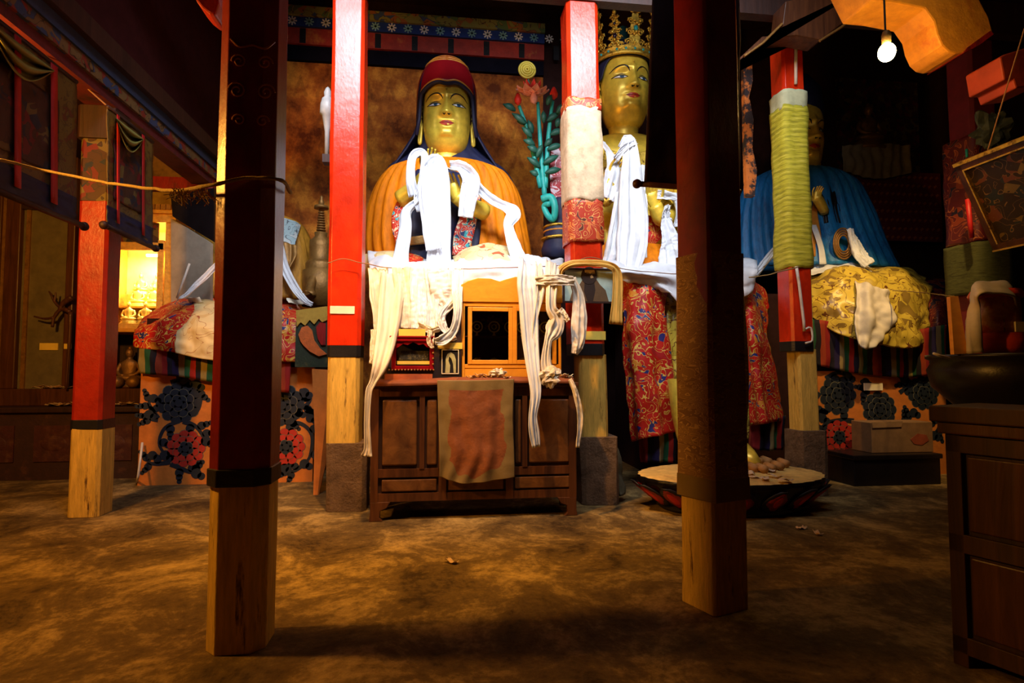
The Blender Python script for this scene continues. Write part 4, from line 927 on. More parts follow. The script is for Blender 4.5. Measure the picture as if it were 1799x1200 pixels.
b = MB(); toes(b, W(1190, 800, 5.6).x); b.rings([[Vector((c[0]+rx*math.cos(2*PI*k/16), c[1]+ry*math.sin(2*PI*k/16), z)) for k in range(16)] for c, rx, ry, z in [((W(1190, 800, 5.6).x, 5.38+dy), rx, ry, PTZ+dz) for dy, rx, ry, dz in ((-.25, .09, .22, 0.02), (-.25, .12, .26, .06), (-.18, .11, .22, .14), (-.02, .10, .12, .24), (.05, .12, .12, .45), (.08, .14, .14, .8))]])
b.build('foot', 'gold', s2, True)
b = MB(); toes(b, W(1262, 800, 5.6).x); b.rings([[Vector((c[0]+rx*math.cos(2*PI*k/16), c[1]+ry*math.sin(2*PI*k/16), z)) for k in range(16)] for c, rx, ry, z in [((W(1262, 800, 5.6).x, 5.38+dy), rx, ry, PTZ+dz) for dy, rx, ry, dz in ((-.25, .09, .22, 0.02), (-.25, .12, .26, .06), (-.18, .11, .22, .14), (-.02, .10, .12, .24), (.05, .12, .12, .45), (.08, .14, .14, .8))]])
b.build('foot', 'gold', s2, True)
MB().box((W(1110, 600, 6.9).x, 6.3, 0), (W(1345, 600, 6.9).x, 7.6, W(1150, 505, 6.3).z-.05)).build('throne_block', 'plaster_dark', s2)
g2 = 'white scarves on the crowned statue'
scarf('silk_scarf', [[(1092, 262, y2-.38, 16), (1104, 247, y2-.42, 20), (1108, 290, y2-.45, 34), (1110, 340, y2-.46, 48), (1112, 400, y2-.5, 56), (1108, 440, y2-.55, 52), (1104, 478, y2-.62, 40)]], 'broad white silk scarf hanging from the raised hand of the crowned statue', group=g2, nf=5, amp=.02)
scarf('silk_scarf', [[(1058, 250, y2-.1, 10), (1072, 268, y2-.25, 16), (1085, 300, y2-.35, 44), (1076, 335, y2-.36, 40), (1068, 350, y2-.36, 26)], [(1118, 250, y2-.4, 8), (1096, 262, y2-.45, 10), (1082, 280, y2-.42, 12)]], 'white scarf gathered at the throat of the crowned statue', group=g2, amp=.02)
scarf('silk_scarf', [[(1092, 340, y2-.42, 24), (1082, 400, y2-.45, 24), (1076, 440, y2-.5, 26), (1068, 462, y2-.5, 20)]], 'white scarf hanging at the left side of the crowned statue beside the linen wrap', group=g2)
scarf('silk_scarf', [[(1126, 290, y2-.38, 22), (1128, 340, y2-.38, 22), (1128, 400, y2-.4, 20), (1126, 452, y2-.45, 22)]], 'white scarf hanging under the dark banner rod on the crowned statue', group=g2)
scarf('silk_scarf', [[(1155, 340, y2-.42, 16), (1172, 342, y2-.42, 20), (1190, 350, y2-.4, 20), (1193, 380, y2-.4, 14), (1186, 398, y2-.4, 8)], [(1172, 362, y2-.45, 8), (1170, 385, y2-.45, 20), (1178, 400, y2-.45, 12)]], 'small crumpled white scarf over the left forearm of the crowned statue', group=g2, amp=.03)
scarf('silk_scarf', [[(1168, 385, y2-.48, 12), (1176, 415, y2-.5, 34), (1182, 440, y2-.52, 46), (1182, 472, y2-.6, 48)]], 'fan-shaped white scarf spread below the left arm of the crowned statue', group=g2, amp=.03)
# white scarf heaps: laps and ledge
def heap(name, rows, label, amp=.06, mat='khata', fs=5, nu=60, nv=34, group=None, seed=0, fold=None, cat='cloth'):
    return tag(MB().grid(net(rows, nu, nv, amp, fs=fs, seed=seed, fold=fold)).build(name, mat, None, True, solid=.012), label, cat, group)
heap('scarf_heap', [[(1060, 452, 6.35), (1110, 455, 6.3), (1160, 452, 6.3), (1225, 455, 6.3), (1330, 455, 6.35)], [(1058, 470, 5.8), (1110, 474, 5.66), (1160, 478, 5.62), (1225, 480, 5.62), (1330, 475, 5.7)], [(1090, 490, 5.75), (1130, 490, 5.66), (1170, 500, 5.6), (1225, 520, 5.56), (1325, 500, 5.66)], [(1130, 500, 5.74), (1160, 508, 5.68), (1190, 530, 5.56), (1230, 560, 5.52), (1320, 515, 5.64)]], 'crumpled heap of white scarves over the knees of the crowned statue', seed=2)
heap('scarf_heap', [[(646, 440, 6.1), (700, 452, 6.1), (780, 455, 6.05), (860, 448, 6.05), (940, 452, 6.2), (985, 462, 6.3)], [(648, 462, 5.6), (700, 466, 5.5), (780, 470, 5.45), (860, 466, 5.45), (940, 464, 5.5), (992, 470, 5.6)], [(652, 490, 5.45), (700, 500, 5.38), (780, 500, 5.36), (860, 490, 5.36), (940, 488, 5.4), (992, 500, 5.5)], [(655, 560, 5.46), (700, 570, 5.4), (775, 560, 5.38), (830, 510, 5.36), (940, 510, 5.4), (990, 520, 5.5)]], 'white cloth with crumpled scarves covering the ledge below the red-hatted statue', seed=5, amp=.07)
heap('patterned_cloth', [[(795, 452, 6.0), (835, 432, 5.95), (870, 430, 5.95), (905, 450, 6.0)], [(800, 462, 5.75), (835, 448, 5.66), (870, 446, 5.66), (905, 462, 5.75)], [(805, 470, 5.66), (835, 466, 5.6), (870, 466, 5.6), (900, 470, 5.66)]], 'cream flowered brocade folded over the knee of the red-hatted statue', mat='brocade_cream', amp=.02)
heap('patterned_cloth', [[(700, 440, 6.0), (722, 445, 5.95), (742, 455, 5.95)], [(705, 462, 5.75), (722, 464, 5.7), (745, 468, 5.7)]], 'red brocade scrap showing beside the broad scarf of the red-hatted statue', mat='brocade_red', amp=.02, nu=20, nv=14)
# ledge block under the white cloth
pl = MB().box((-.52, 5.62, 0), (1.10, 7.3, W(780, 490, 5.62).z-.1)); tag(pl.build('plinth', 'wood_black', bevel=.02), 'dark plinth under the red-hatted statue, behind the altar table', 'plinth')
# ================================================================== ALTAR TABLE AND WHAT STANDS ON IT
TY = 4.66
TZ = W(830, 672, TY).z
tx0, tx1 = W(652, 700, TY).x, W(1012, 700, TY).x
zt_ = lambda py: W(830, py, TY).z
tb = thing('altar_table', 'dark panelled wooden altar table with bracket feet between the two red pillars', 'table', ((tx0+tx1)/2, TY+.25, 0))
zbot = zt_(878)
MB().box((tx0-.02, TY-.02, TZ-.035), (tx1+.02, TY+.42, TZ)).build('table_top', 'wood_dark', tb, bevel=.006)
MB().box((tx0+.015, TY+.03, zbot), (tx1-.015, TY+.41, TZ-.035)).build('carcass', 'wood_black', tb)
b = MB()
for x in (tx0, tx1-.06): b.box((x, TY, zbot), (x+.06, TY+.42, TZ-.035))
b.box((tx0+.06, TY+.004, zt_(696)), (tx1-.06, TY+.03, TZ-.035)).box((tx0+.06, TY+.004, zt_(836)), (tx1-.06, TY+.03, zt_(822))).box((tx0+.06, TY+.004, zbot), (tx1-.06, TY+.03, zt_(864)))
for px in (742, 775, 898, 922): x = W(px, 700, TY).x; b.box((x-.02, TY-.002, zt_(822)), (x+.02, TY+.03, zt_(696)))
for px in (778, 895): x = W(px, 700, TY).x; b.box((x-.03, TY-.002, zbot), (x+.03, TY+.03, zt_(836)))
b.build('frame_rails', 'wood_dark', tb)
for a, c in ((672, 733), (750, 768), (785, 888), (905, 916), (930, 1000)):
    MB().box((W(a, 700, TY).x, TY+.010, zt_(816)), (W(c, 700, TY).x, TY+.045, zt_(702))).build('panel', 'wood_panel', tb, bevel=.012)
for a, c in ((672, 768), (788, 885), (905, 1000)):
    d = MB().box((W(a, 700, TY).x, TY+.008, zt_(861)), (W(c, 700, TY).x, TY+.045, zt_(840))).build('drawer', 'wood_panel', tb, bevel=.008)
for x, sg in ((tx0, 1), (tx1, -1)):
    MB().poly([(x, TY, zbot), (x+sg*.16, TY, zbot), (x+sg*.13, TY, zbot-.05), (x+sg*.08, TY, zbot-.07), (x+sg*.075, TY, .03), (x+sg*.10, TY, 0), (x-sg*.01, TY, 0), (x, TY, .05)], (0, .05, 0)).build('leg', 'wood_dark', tb, bevel=.005)
    MB().box((x, TY+.36, 0), (x+sg*.06, TY+.42, zbot)).build('leg', 'wood_dark', tb)
MB().box((tx0+.04, TY+.0, zt_(700)), (tx0+.05, TY+.001, zt_(699))) 
# red runner edge along the table top
heap('table_runner', [[(655, 668, TY+.10), (750, 666, TY+.10), (850, 663, TY+.10), (1006, 662, TY+.10)], [(655, 672, TY-.03), (750, 671, TY-.03), (850, 667, TY-.03), (1008, 668, TY-.03)], [(656, 679, TY-.04), (750, 677, TY-.04), (850, 673, TY-.04), (1008, 674, TY-.04)]], 'thin red-edged cloth lying along the front edge of the altar table', mat=plain('red_brown_runner', (.22, .06, .02), .8), amp=.006, nv=12)
# sheer hanging cloth
G = net([[(768, 668, TY-.055), (835, 668, TY-.065), (903, 666, TY-.055)], [(770, 730, TY-.06), (836, 740, TY-.075), (901, 730, TY-.06)], [(772, 790, TY-.06), (838, 800, TY-.09), (903, 790, TY-.06)], [(772, 838, TY-.055), (820, 850, TY-.085), (904, 838, TY-.055)]], 91, 120, amp=.012, fold=(4, .010, .2))
b = MB(); nu = 91; vs = [p for r in G for p in r]; b.v = vs
for i in range(119):
    for j in range(90):
        u, v = j/90, i/119; hw = .36-.02*math.sin(v*9)+.02*math.sin(u*30+v*20); inn = abs(u-.5) < hw and v < .78+.14*(1-(2*abs(u-.5)/.72)**2)+.03*math.sin(u*25) and v > .08
        b.f.append((i*nu+j, i*nu+j+1, (i+1)*nu+j+1, (i+1)*nu+j)); b.mi.append(1 if inn else 0)
tag(b.build('hanging_cloth', ['sheer', worn('rust_silk_panel', (.24, .07, .018), (.10, .028, .01), .6, .5, .7, 4)], None, True, solid=.004), 'gauzy brown cloth with rust centre hanging down the front of the altar table', 'cloth')
# yellow glass cabinet
GY = TY+.12; gz = lambda py: W(900, py, GY).z; gx = lambda px: W(px, 600, GY).x
yc = thing('glass_cabinet', 'yellow varnished glass-fronted cabinet with wavy crest standing on the altar table', 'cabinet', ((gx(812)+gx(986))/2, GY+.15, TZ))
b = MB(); x0, x1 = gx(812), gx(986); b.box((x0, GY+.02, TZ), (x0+.02, GY+.27, gz(530))).box((x1-.02, GY+.02, TZ), (x1, GY+.27, gz(530))).box((x0, GY+.25, TZ), (x1, GY+.27, gz(530))).box((x0, GY+.02, TZ), (x1, GY+.27, TZ+.03)).box((x0-.01, GY-.01, gz(531)), (x1+.01, GY+.28, gz(524)))
b.build('carcass', 'wood_yellow', yc)
b = MB().box((x0+.02, GY+.23, TZ+.03), (x1-.02, GY+.25, gz(531))); b.build('dark_backing', 'plaster_dark', yc)
b = MB(); pts = [(810, 526), (810, 500), (822, 493), (840, 488), (862, 489), (878, 494), (886, 491), (905, 486), (925, 486), (945, 489), (962, 494), (978, 498), (988, 502), (988, 526)]
b.poly([W(x, y, GY) for x, y in pts], (0, .03, 0)); b.build('crest_board', 'wood_yellow', yc, bevel=.005)
b = MB(); b.box((x0+.022, GY+.001, gz(640)), (x1-.022, GY+.02, gz(647))).box((x0+.022, GY+.001, gz(539)), (x1-.022, GY+.02, gz(531))).box((x0, GY, TZ), (x0+.022, GY+.02, gz(531))).box((x1-.022, GY, TZ), (x1, GY+.02, gz(531))).box((x0+.022, GY+.005, TZ), (x1-.022, GY+.02, gz(647)))
b.build('face_frame', 'wood_yellow', yc, bevel=.003)
for a, c in ((822, 901), (901, 978)):
    b = MB(); frame(b, a, 539, c, 640, GY-.006, .036, .022); dr = b.build('glazed_door', 'wood_yellow', yc, bevel=.004)
    MB().box((gx(a)+.03, GY+.004, gz(636)), (gx(c)-.03, GY+.007, gz(543))).build('pane', 'glass', dr)
MB().box((x0+.022, GY+.03, gz(592)), (x1-.022, GY+.24, gz(590))).build('shelf', 'wood_dark', yc)
# things in the cabinet
ORD = ['leftmost', 'second from left', 'third from left', 'fourth from left', 'fifth from left', 'sixth from left', 'seventh from left', 'eighth from left', 'ninth from left', 'tenth from left', 'eleventh from left', 'twelfth from left', 'thirteenth from left', 'fourteenth from left', 'fifteenth from left', 'sixteenth from left', 'seventeenth from left', 'eighteenth from left', 'nineteenth from left', 'twentieth from left', '21st from left', '22nd from left']; cups = []; clab = []
M['green_glass'] = plain('green_glazed_dish', (.80, .95, .25), .25)
for k, px in enumerate((838, 868, 896, 918, 938, 958)):
    for zz_, nm in ((gz(590), 'u'), (TZ+.075, 'l')):
        c = Vector((W(px, 600, GY+.06).x, GY+.06, zz_+.001)); cups.append(c); clab.append('green ring-shaped dish, %s on the %s of the glass cabinet' % (ORD[k], 'upper shelf' if nm == 'u' else 'cabinet floor'))
def ring_dish(c, lab):
    t = thing('offering_dish', lab, 'dish', c, 'green dishes in the yellow glass cabinet')
    MB().lathe(c, [(.001, 0), (.022, 0), (.012, .01), (.008, .03), (.001, .03)], 12).build('stem', 'green_glass', t, True)
    b = MB(); cc = c+Vector((0, 0, .078)); b.tube([cc+Vector((.045*math.cos(k*PI/10), 0, .045*math.sin(k*PI/10))) for k in range(21)], .006, 6)
    b.tube([cc+Vector((.02*math.cos(k*PI/8), 0, .02*math.sin(k*PI/8))) for k in range(17)], .004, 6); b.build('dish', 'green_glass', t, True)
    b = MB()
    for k in range(8): a = k*PI/4; b.tube([cc+Vector((.02*math.cos(a), 0, .02*math.sin(a))), cc+Vector((.043*math.cos(a), 0, .043*math.sin(a)))], .002, 4)
    b.build('spokes', 'gold_old', t); return t
d0 = ring_dish(cups[0], clab[0])
for c, l_ in list(zip(cups, clab))[1:]: dup(d0, c, l_)
fl = thing('dried_posy', 'dark dried posy on the upper shelf behind the left pane of the yellow cabinet', 'dried flowers', W(868, 572, GY+.2))
b = MB(); random.seed(2)
for i in range(40): b.ball(W(868+random.gauss(0, 9), 563+random.gauss(0, 6), GY+.2+random.uniform(-.02, .02)), .012, 5)
b.build('petals', worn('dried_petals', (.16, .05, .02), (.10, .08, .02), .8), fl, True); MB().tube([W(868, 566, GY+.2), W(868, 589.6, GY+.2)], .004, 5).build('stem', 'leafgreen', fl)
st_ = thing('orange_statuette', 'small orange seated statuette on a little box in the lower left of the yellow cabinet', 'statuette', (W(843, 630, GY+.08).x, GY+.09, TZ+.085))
seated_figure(st_, st_.location, .105, 'petal', 'petal')
tag(MB().box((gx(834), GY+.05, TZ+.031), (gx(853), GY+.13, TZ+.083)).build('little_box', 'paper_white', None, bevel=.003), 'little pale box under the orange statuette in the yellow cabinet', 'box')
for k, (a, c, lab) in enumerate(((846, 857, 'small red and white printed card beside the orange statuette'), (938, 950, 'small red and white printed card at the lower right of the yellow cabinet'))):
    q = thing('printed_card', lab, 'card', (gx(a), GY+.03, TZ+.031)); MB().box((gx(a), GY+.03, TZ+.031), (gx(c), GY+.034, TZ+.085)).build('card', 'paper_white', q); MB().box((gx(a)+.008, GY+.028, TZ+.042), (gx(c)-.008, GY+.031, TZ+.075)).build('printed_square', 'lip', q)
for k, px in enumerate((870, 878, 886, 893, 910, 918, 926)):
    c = Vector((gx(px), GY+.045, TZ+.031)); tag(MB().lathe(c, [(.001, 0), (.010, 0), (.012, .022), (.008, .024), (.001, .012)], 10).build('tiny_bowl', 'silver', None, True), 'tiny silver bowl in the bottom row of the yellow cabinet, '+ORD[k], 'bowl', 'tiny bowls in the yellow cabinet')
# red framed case, its card
RYc = TY+.07; rx = lambda px: W(px, 620, RYc).x; rz_ = lambda py: W(720, py, RYc).z
rb = thing('red_shrine_box', 'red-framed glass box with black book inside, left end of the altar table', 'shrine box', ((rx(678)+rx(765))/2, RYc+.1, TZ))
MB().box((rx(676), RYc, TZ), (rx(760), RYc+.24, rz_(657))).build('base', worn('rust_red_base', (.42, .10, .03), (.25, .05, .02), .7), rb)
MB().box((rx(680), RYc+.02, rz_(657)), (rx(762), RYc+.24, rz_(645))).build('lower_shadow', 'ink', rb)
b = MB(); frame(b, 688, 592, 762, 650, RYc, .035, .03); b.box((rx(684), RYc+.0, rz_(596)), (rx(764), RYc+.24, rz_(590))).box((rx(688), RYc+.21, rz_(650)), (rx(762), RYc+.24, rz_(590))); b.build('red_frame', 'hat', rb, bevel=.004)
b = MB(); pp = [(694, 604), (694, 612), (700, 610), (708, 604), (716, 606), (726, 601), (736, 606), (744, 604), (750, 610), (757, 612), (757, 598), (694, 598)]; b.poly([W(x, y, RYc+.012) for x, y in pp], (0, .012, 0)); b.build('scalloped_crest', 'hat', rb)
MB().box((rx(694), RYc+.19, rz_(645)), (rx(757), RYc+.205, rz_(600))).build('dark_backing', 'ink', rb)
MB().box((rx(697), RYc+.05, rz_(640)), (rx(755), RYc+.15, rz_(634))).build('yellow_cloth', 'paper', rb)
b = MB()
for i in range(15): x = rx(684)+i*(rx(762)-rx(684))/14; b.ball((x, RYc-.0, rz_(650)), .008, 6)
for i in range(5): b.ball((rx(761), RYc-.002, rz_(600+i*10)), .009, 6)
b.build('beading', 'gold_old', rb, True)
bk = thing('wrapped_book', 'black carved book wrapped in cloth inside the red-framed box', 'book', (rx(727), RYc+.1, rz_(634)))
MB().box((rx(699), RYc+.06, rz_(633)), (rx(753), RYc+.15, rz_(616))).build('pages', worn('black_carved_book', (.02, .018, .014), (.14, .12, .05), .6, .5, .6, 40, bump=1), bk, bevel=.008)
tag(MB().box((rx(700), RYc+.005, rz_(591)+.002), (rx(747), RYc+.010, rz_(578))).build('caption_card', 'paper', None), 'yellow caption card on top of the red-framed box', 'card', 'yellow caption cards on the altar')
# black box with arch
by = TY+.10
bb = thing('black_shrine_box', 'narrow black box with pale pointed arch between red box and yellow cabinet', 'shrine box', (W(790, 650, by).x, by+.1, TZ))
q = lambda px: W(px, 620, by).x; qz = lambda py: W(790, py, by).z
MB().box((q(772), by, TZ), (q(809), by+.2, qz(602))).build('case', 'ink', bb)
b = MB(); frame(b, 776, 614, 806, 657, by-.008, .006, .01); b.build('thin_frame', 'paper_white', bb)
b = MB(); arch = [(782, 655), (783, 640), (783, 630), (786, 622), (792, 619), (798, 623), (801, 632), (801, 655), (797, 655), (796, 640), (793, 630), (789, 626), (788, 634), (791, 642), (790, 655)]
b.poly([W(x, y, by-.008) for x, y in arch], (0, .008, 0)); b.build('arch', worn('pale_green_arch', (.45, .45, .22), (.2, .2, .1), .7), bb)
MB().box((q(769), by-.012, qz(613)), (q(812), by+.2, qz(602))).build('lid', 'paper', bb)
# crumpled offerings on the lid, heap in front of cabinet
def crumple(name, c, r, label, mat, seed, sc=(1, 1, .7), cat='crumpled paper', group=None):
    b = MB(); c = Vector(c); n = 16; rs = []
    for i in range(n+1):
        th = PI*i/n; rs.append([c+Vector((sc[0]*math.sin(th)*math.cos(p), sc[1]*math.sin(th)*math.sin(p), -sc[2]*math.cos(th)))*r*(1+.75*mnoise.noise(Vector((math.sin(th)*math.cos(p)*2.3+seed, math.sin(th)*math.sin(p)*2.3, math.cos(th)*2.3)))) for p in [2*PI*k/20 for k in range(20)]])
    b.rings(rs); return tag(b.build(name, mat, None, False), label, cat, group)
crumple('crumpled_paper', (q(792), by+.06, qz(602)+.035), .045, 'crumpled pale paper on the black box lid', 'note', 3)
crumple('crumpled_scarf', W(875, 657, TY+.04)+Vector((0, 0, .008)), .05, 'crumpled yellowish cloth bundle in front of the yellow cabinet', 'khata_cream', 8, (1.2, .9, .7), 'cloth bundle')
random.seed(21)
PXN = sorted(random.choice([random.uniform(762, 830), random.uniform(830, 920), random.uniform(835, 870), random.uniform(985, 1003), random.uniform(800, 1000)]) for i in range(22))
for i, px in enumerate(PXN):
    p = W(px, 660, TY+.06); p.y = TY+random.uniform(.01, .10); p.z = TZ+.022+.012*(i % 4)
    note(p, random.uniform(0, 3), random.uniform(-.25, .35), 'crumpled banknote along the altar table front, '+ORD[i], 'banknotes along the altar table front', .62, random.choice(['note', 'paper_white', 'note']))
# ---- scarves hanging from the string in front
ys_ = 4.62
g3 = 'white scarves hung on the string above the altar table'
SC = [
 ([[(664, 470, 5.0, 34), (668, 520, 4.95, 34), (672, 570, 4.9, 30), (664, 600, 4.85, 18)], [(660, 580, 4.86, 16), (657, 620, 4.8, 14), (653, 640, 4.78, 8)]], 'leftmost frayed white scarf on the string beside the red pillar', 'khata_cream', 4),
 ([[(690, 480, 4.96, 40), (687, 530, 4.86, 42), (680, 590, 4.72, 36), (668, 640, 4.55, 26), (655, 672, 4.52, 12), (648, 690, 4.50, 10), (645, 740, 4.49, 10), (646, 785, 4.49, 12), (644, 802, 4.49, 20)]], 'long creamy scarf running down past the left corner of the altar table', 'khata_cream', 3),
 ([[(708, 470, 4.97, 38), (712, 520, 4.92, 38), (712, 577, 4.86, 32)]], 'short white scarf third from the left on the string', 'khata_cream', 4),
 ([[(738, 470, 4.95, 36), (738, 520, 4.9, 34), (737, 578, 4.84, 30)]], 'pleated white scarf right of the short one, ending above the red box', 'khata', 5),
 ([[(765, 470, 4.96, 46), (766, 520, 4.9, 30), (765, 578, 4.84, 22)], [(780, 474, 4.93, 60), (785, 510, 4.9, 54), (790, 535, 4.88, 30)]], 'bluish white bunched scarf in the middle of the string', 'khata', 4),
 ([[(804, 474, 4.9, 22), (803, 515, 4.76, 18), (804, 550, 4.72, 14), (797, 580, 4.72, 14), (778, 598, 4.7, 18), (764, 600, 4.7, 10)], [(796, 530, 4.84, 16), (778, 552, 4.78, 12), (778, 572, 4.76, 14), (790, 590, 4.74, 10)]], 'twisted white scarf looping beside the wavy crest of the yellow cabinet', 'khata', 2),
 ([[(735, 574, 4.8, 14), (755, 580, 4.76, 12), (772, 577, 4.74, 10)], [(758, 580, 4.75, 12), (756, 600, 4.73, 12), (760, 612, 4.72, 5)]], 'frayed pinkish scarf end knotted above the red box', 'khata_cream', 2),
 ([[(926, 462, 4.95, 38), (926, 474, 4.70, 37), (926, 500, 4.64, 36), (928, 530, 4.62, 34), (931, 590, 4.60, 30), (936, 640, 4.55, 26), (941, 690, 4.50, 20), (936, 730, 4.49, 16), (938, 760, 4.49, 20), (942, 786, 4.49, 16)]], 'longest white scarf hanging across the yellow cabinet and down the table front', 'khata', 4),
 ([[(948, 466, 4.9, 20), (949, 480, 4.69, 18), (950, 510, 4.64, 14), (941, 560, 4.61, 8), (936, 610, 4.60, 6)]], 'narrow white scarf strip beside the longest scarf', 'khata_cream', 2),
 ([[(972, 462, 4.9, 30), (971, 476, 4.70, 26), (970, 500, 4.64, 20), (968, 540, 4.60, 18), (978, 560, 4.60, 26), (972, 582, 4.6, 30), (963, 600, 4.58, 14), (960, 640, 4.56, 20), (970, 668, 4.54, 30)], [(982, 545, 4.61, 20), (998, 564, 4.61, 8)]], 'folded triangular white scarf in front of the yellow cabinet right door', 'khata_cream', 3),
 ([[(940, 494, 4.64, 14), (975, 492, 4.63, 20), (1008, 494, 4.68, 18)], [(1006, 488, 4.72, 12), (1016, 520, 4.72, 20), (1018, 560, 4.7, 28), (1016, 600, 4.68, 24), (1010, 622, 4.68, 12)]], 'frayed white scarf swagged sideways and ending below the portrait', 'khata_cream', 3),
 ([[(1002, 666, 4.52, 6), (1012, 690, 4.49, 10), (1019, 735, 4.49, 10), (1014, 786, 4.49, 8)]], 'thin creamy scarf trailing down the right corner of the altar table', 'khata_cream', 2),
]
for pth, lab, mt, nf in SC: scarf('silk_scarf', pth, lab, mt, g3, nf, .014)
crumple('knotted_scarf_end', W(966, 660, 4.50), .075, 'puffy knotted scarf end resting on the table edge below the yellow cabinet', 'khata_cream', 5, (1, .6, 1), 'scarf end')
# portrait
ry = 4.86
pt = thing('framed_portrait', 'framed portrait photograph of a robed person in glasses, hung on the red pillar', 'framed photo', W(1037, 535, ry))
b = MB(); frame(b, 989, 470, 1080, 533, ry, .016, .025); b.build('frame', 'wood_black', pt)
MB().box(tuple(W(991, 531, ry+.008)), tuple(W(1078, 472, ry+.016))).build('photograph', 'picture', pt)
def flat(pts, Y, t, nm, mat, par): return MB().poly([W(x, y, Y) for x, y in pts], (0, t, 0)).build(nm, mat, par)
flat([(1000, 531), (1006, 510), (1018, 500), (1026, 488), (1046, 488), (1054, 500), (1064, 510), (1070, 531)], ry+.006, .003, 'printed_robe', 'skin_robe', pt)
flat([(1027, 497), (1026, 512), (1032, 529), (1042, 529), (1046, 510), (1044, 496)], ry+.004, .003, 'printed_neck', 'skin_dark', pt)
flat([(1021+(14*(1+math.cos(a))), 484-15.5*math.sin(a)) for a in [k*PI/10 for k in range(20)]], ry+.002, .003, 'printed_head', 'skin_dark', pt)
flat([(1027, 474), (1034, 471), (1044, 474), (1046, 480), (1036, 481), (1028, 479)], ry+.0005, .003, 'printed_forehead', 'skin_mid', pt)
flat([(1037, 486), (1040, 482), (1043, 488), (1038, 489)], ry+.0005, .003, 'printed_nose', 'skin_mid', pt)
for c in (1031, 1043): MB().tube([W(c+4.5*math.cos(k*PI/6), 481.5+3*math.sin(k*PI/6), ry+.0) for k in range(13)], .002, 4).build('printed_glasses', 'ink', pt)
scarf('yellow_scarf', [[(984, 500, ry-.02, 10), (985, 475, ry-.03, 12), (1005, 463, ry-.05, 12), (1040, 462, ry-.05, 12), (1070, 466, ry-.05, 12), (1084, 480, ry-.03, 16), (1084, 520, ry-.02, 20), (1081, 570, ry-.02, 26)]], 'yellow silk scarf draped over the framed portrait', 'khata_yellow', None, 2, .01)
tag(MB().box(tuple(W(1029, 597, 4.994)), tuple(W(1064, 582, 4.988))).build('caption_card', 'paper', None), 'yellow caption card on the red pillar below the portrait', 'card', 'yellow caption cards on the altar')
tag(MB().box(tuple(W(580, 551, 5.034)), tuple(W(623, 538, 5.028))).build('white_label', 'paper_white', None), 'white paper strip stuck on the bright red pillar left of the altar', 'label')
# ---- lotus stalk beside statue 1
LY = 6.5
ls = thing('painted_lotus_stalk', 'tall turquoise painted stalk with coral flower and dark leaves beside the red-hatted statue', 'flower stalk', W(962, 385, LY))
for pts in ([(957, 345), (952, 290), (948, 230), (945, 180)], [(950, 330), (935, 260), (922, 215), (912, 186)], [(958, 330), (962, 260), (966, 215), (971, 178)]):
    MB().tube(curve([W(x, y, LY) for x, y in pts], 20), lambda t: .032-.012*t, 8).build('stem', 'teal', ls, True)
random.seed(9)
leaves = [(895, 188, 2.9), (912, 208, 2.6), (926, 232, 2.4), (918, 215, 3.3), (972, 205, .5), (985, 190, .9), (978, 232, .2), (964, 250, .9), (936, 262, 2.8), (968, 280, .4), (938, 285, 2.6), (975, 258, .1), (965, 175, 1.2), (932, 222, 1.9), (980, 215, 1.4), (930, 250, 3.0), (948, 265, 1.2), (972, 300, 0), (940, 305, 2.9), (955, 205, 1.6)]
b = MB()
for (x, y, a) in leaves:
    c = W(x, y, LY-.05+random.uniform(-.05, .05)); L = random.uniform(.06, .10); dx, dz = math.cos(a), math.sin(a)*.6+.3
    G = []
    for i in range(9):
        t = i/8; w = .036*math.sin(PI*min(1, t*1.02+.02))**.7; row = []
        for j in range(5): q_ = (j-2)/2; row.append(c+Vector((dx*(t-.5)*2*L-dz*q_*w, -.03*math.sin(t*3)+.02*abs(q_), dz*(t-.5)*2*L+dx*q_*w)))
        G.append(row)
    b = MB().grid(G); b.build('leaf', 'leafgreen', ls, True, solid=.008)
def petals(c, n, L, wd, mat, nm, up=.5, ph=0):
    for k in range(n):
        a = 2*PI*k/n+ph; G = []
        for i in range(8):
            t = i/7; w = wd*math.sin(PI*(t*.85+.1)); row = []
            for j in range(5):
                q_ = (j-2)/2; r_ = L*t; row.append(Vector(c)+Vector((math.cos(a)*r_-math.sin(a)*q_*w, math.sin(a)*r_*.6+math.cos(a)*q_*w*.6-.02, up*L*t*t-.02*q_*q_)))
            G.append(row)
        MB().grid(G).build(nm, mat, ls, True, solid=.008)
petals(W(935, 166, LY), 9, .20, .075, 'petal', 'petal', .35)
petals(W(935, 160, LY), 7, .11, .045, 'petal_red', 'petal', 1.0, .3)
for px, py, r in ((938, 176, .05), (910, 178, .045), (973, 168, .05)):
    MB().lathe(W(px, py, LY-.04)-Vector((0, 0, .05)), [(.001, 0), (r*.8, .03), (r, .07), (r*.6, .12), (r*.3, .15), (.001, .14)], 10).build('bud', 'petal_red' if px != 938 else 'petal', ls, True)
b = MB(); c = W(926, 123, LY)
for r in (.095, .07, .045, .02): b.tube([c+Vector((r*math.cos(k*PI/12), -.02*(.1-r)*10, r*math.sin(k*PI/12))) for k in range(25)], .014, 6)
b.lathe(c+Vector((0, .02, 0)), [(.001, -.09), (.09, -.0), (.001, .09)], 16, 1, .15); b.build('seed_disc', 'yellow_disc', ls, True); MB().tube([W(928, 140, LY), W(932, 158, LY)], .012, 6).build('disc_stem', 'leafgreen', ls)
vs_ = thing('turquoise_holder', 'turquoise scroll-shaped flower holder with gold bands, left of the linen-wrapped pillar', 'flower holder', W(972, 450, LY-.2))
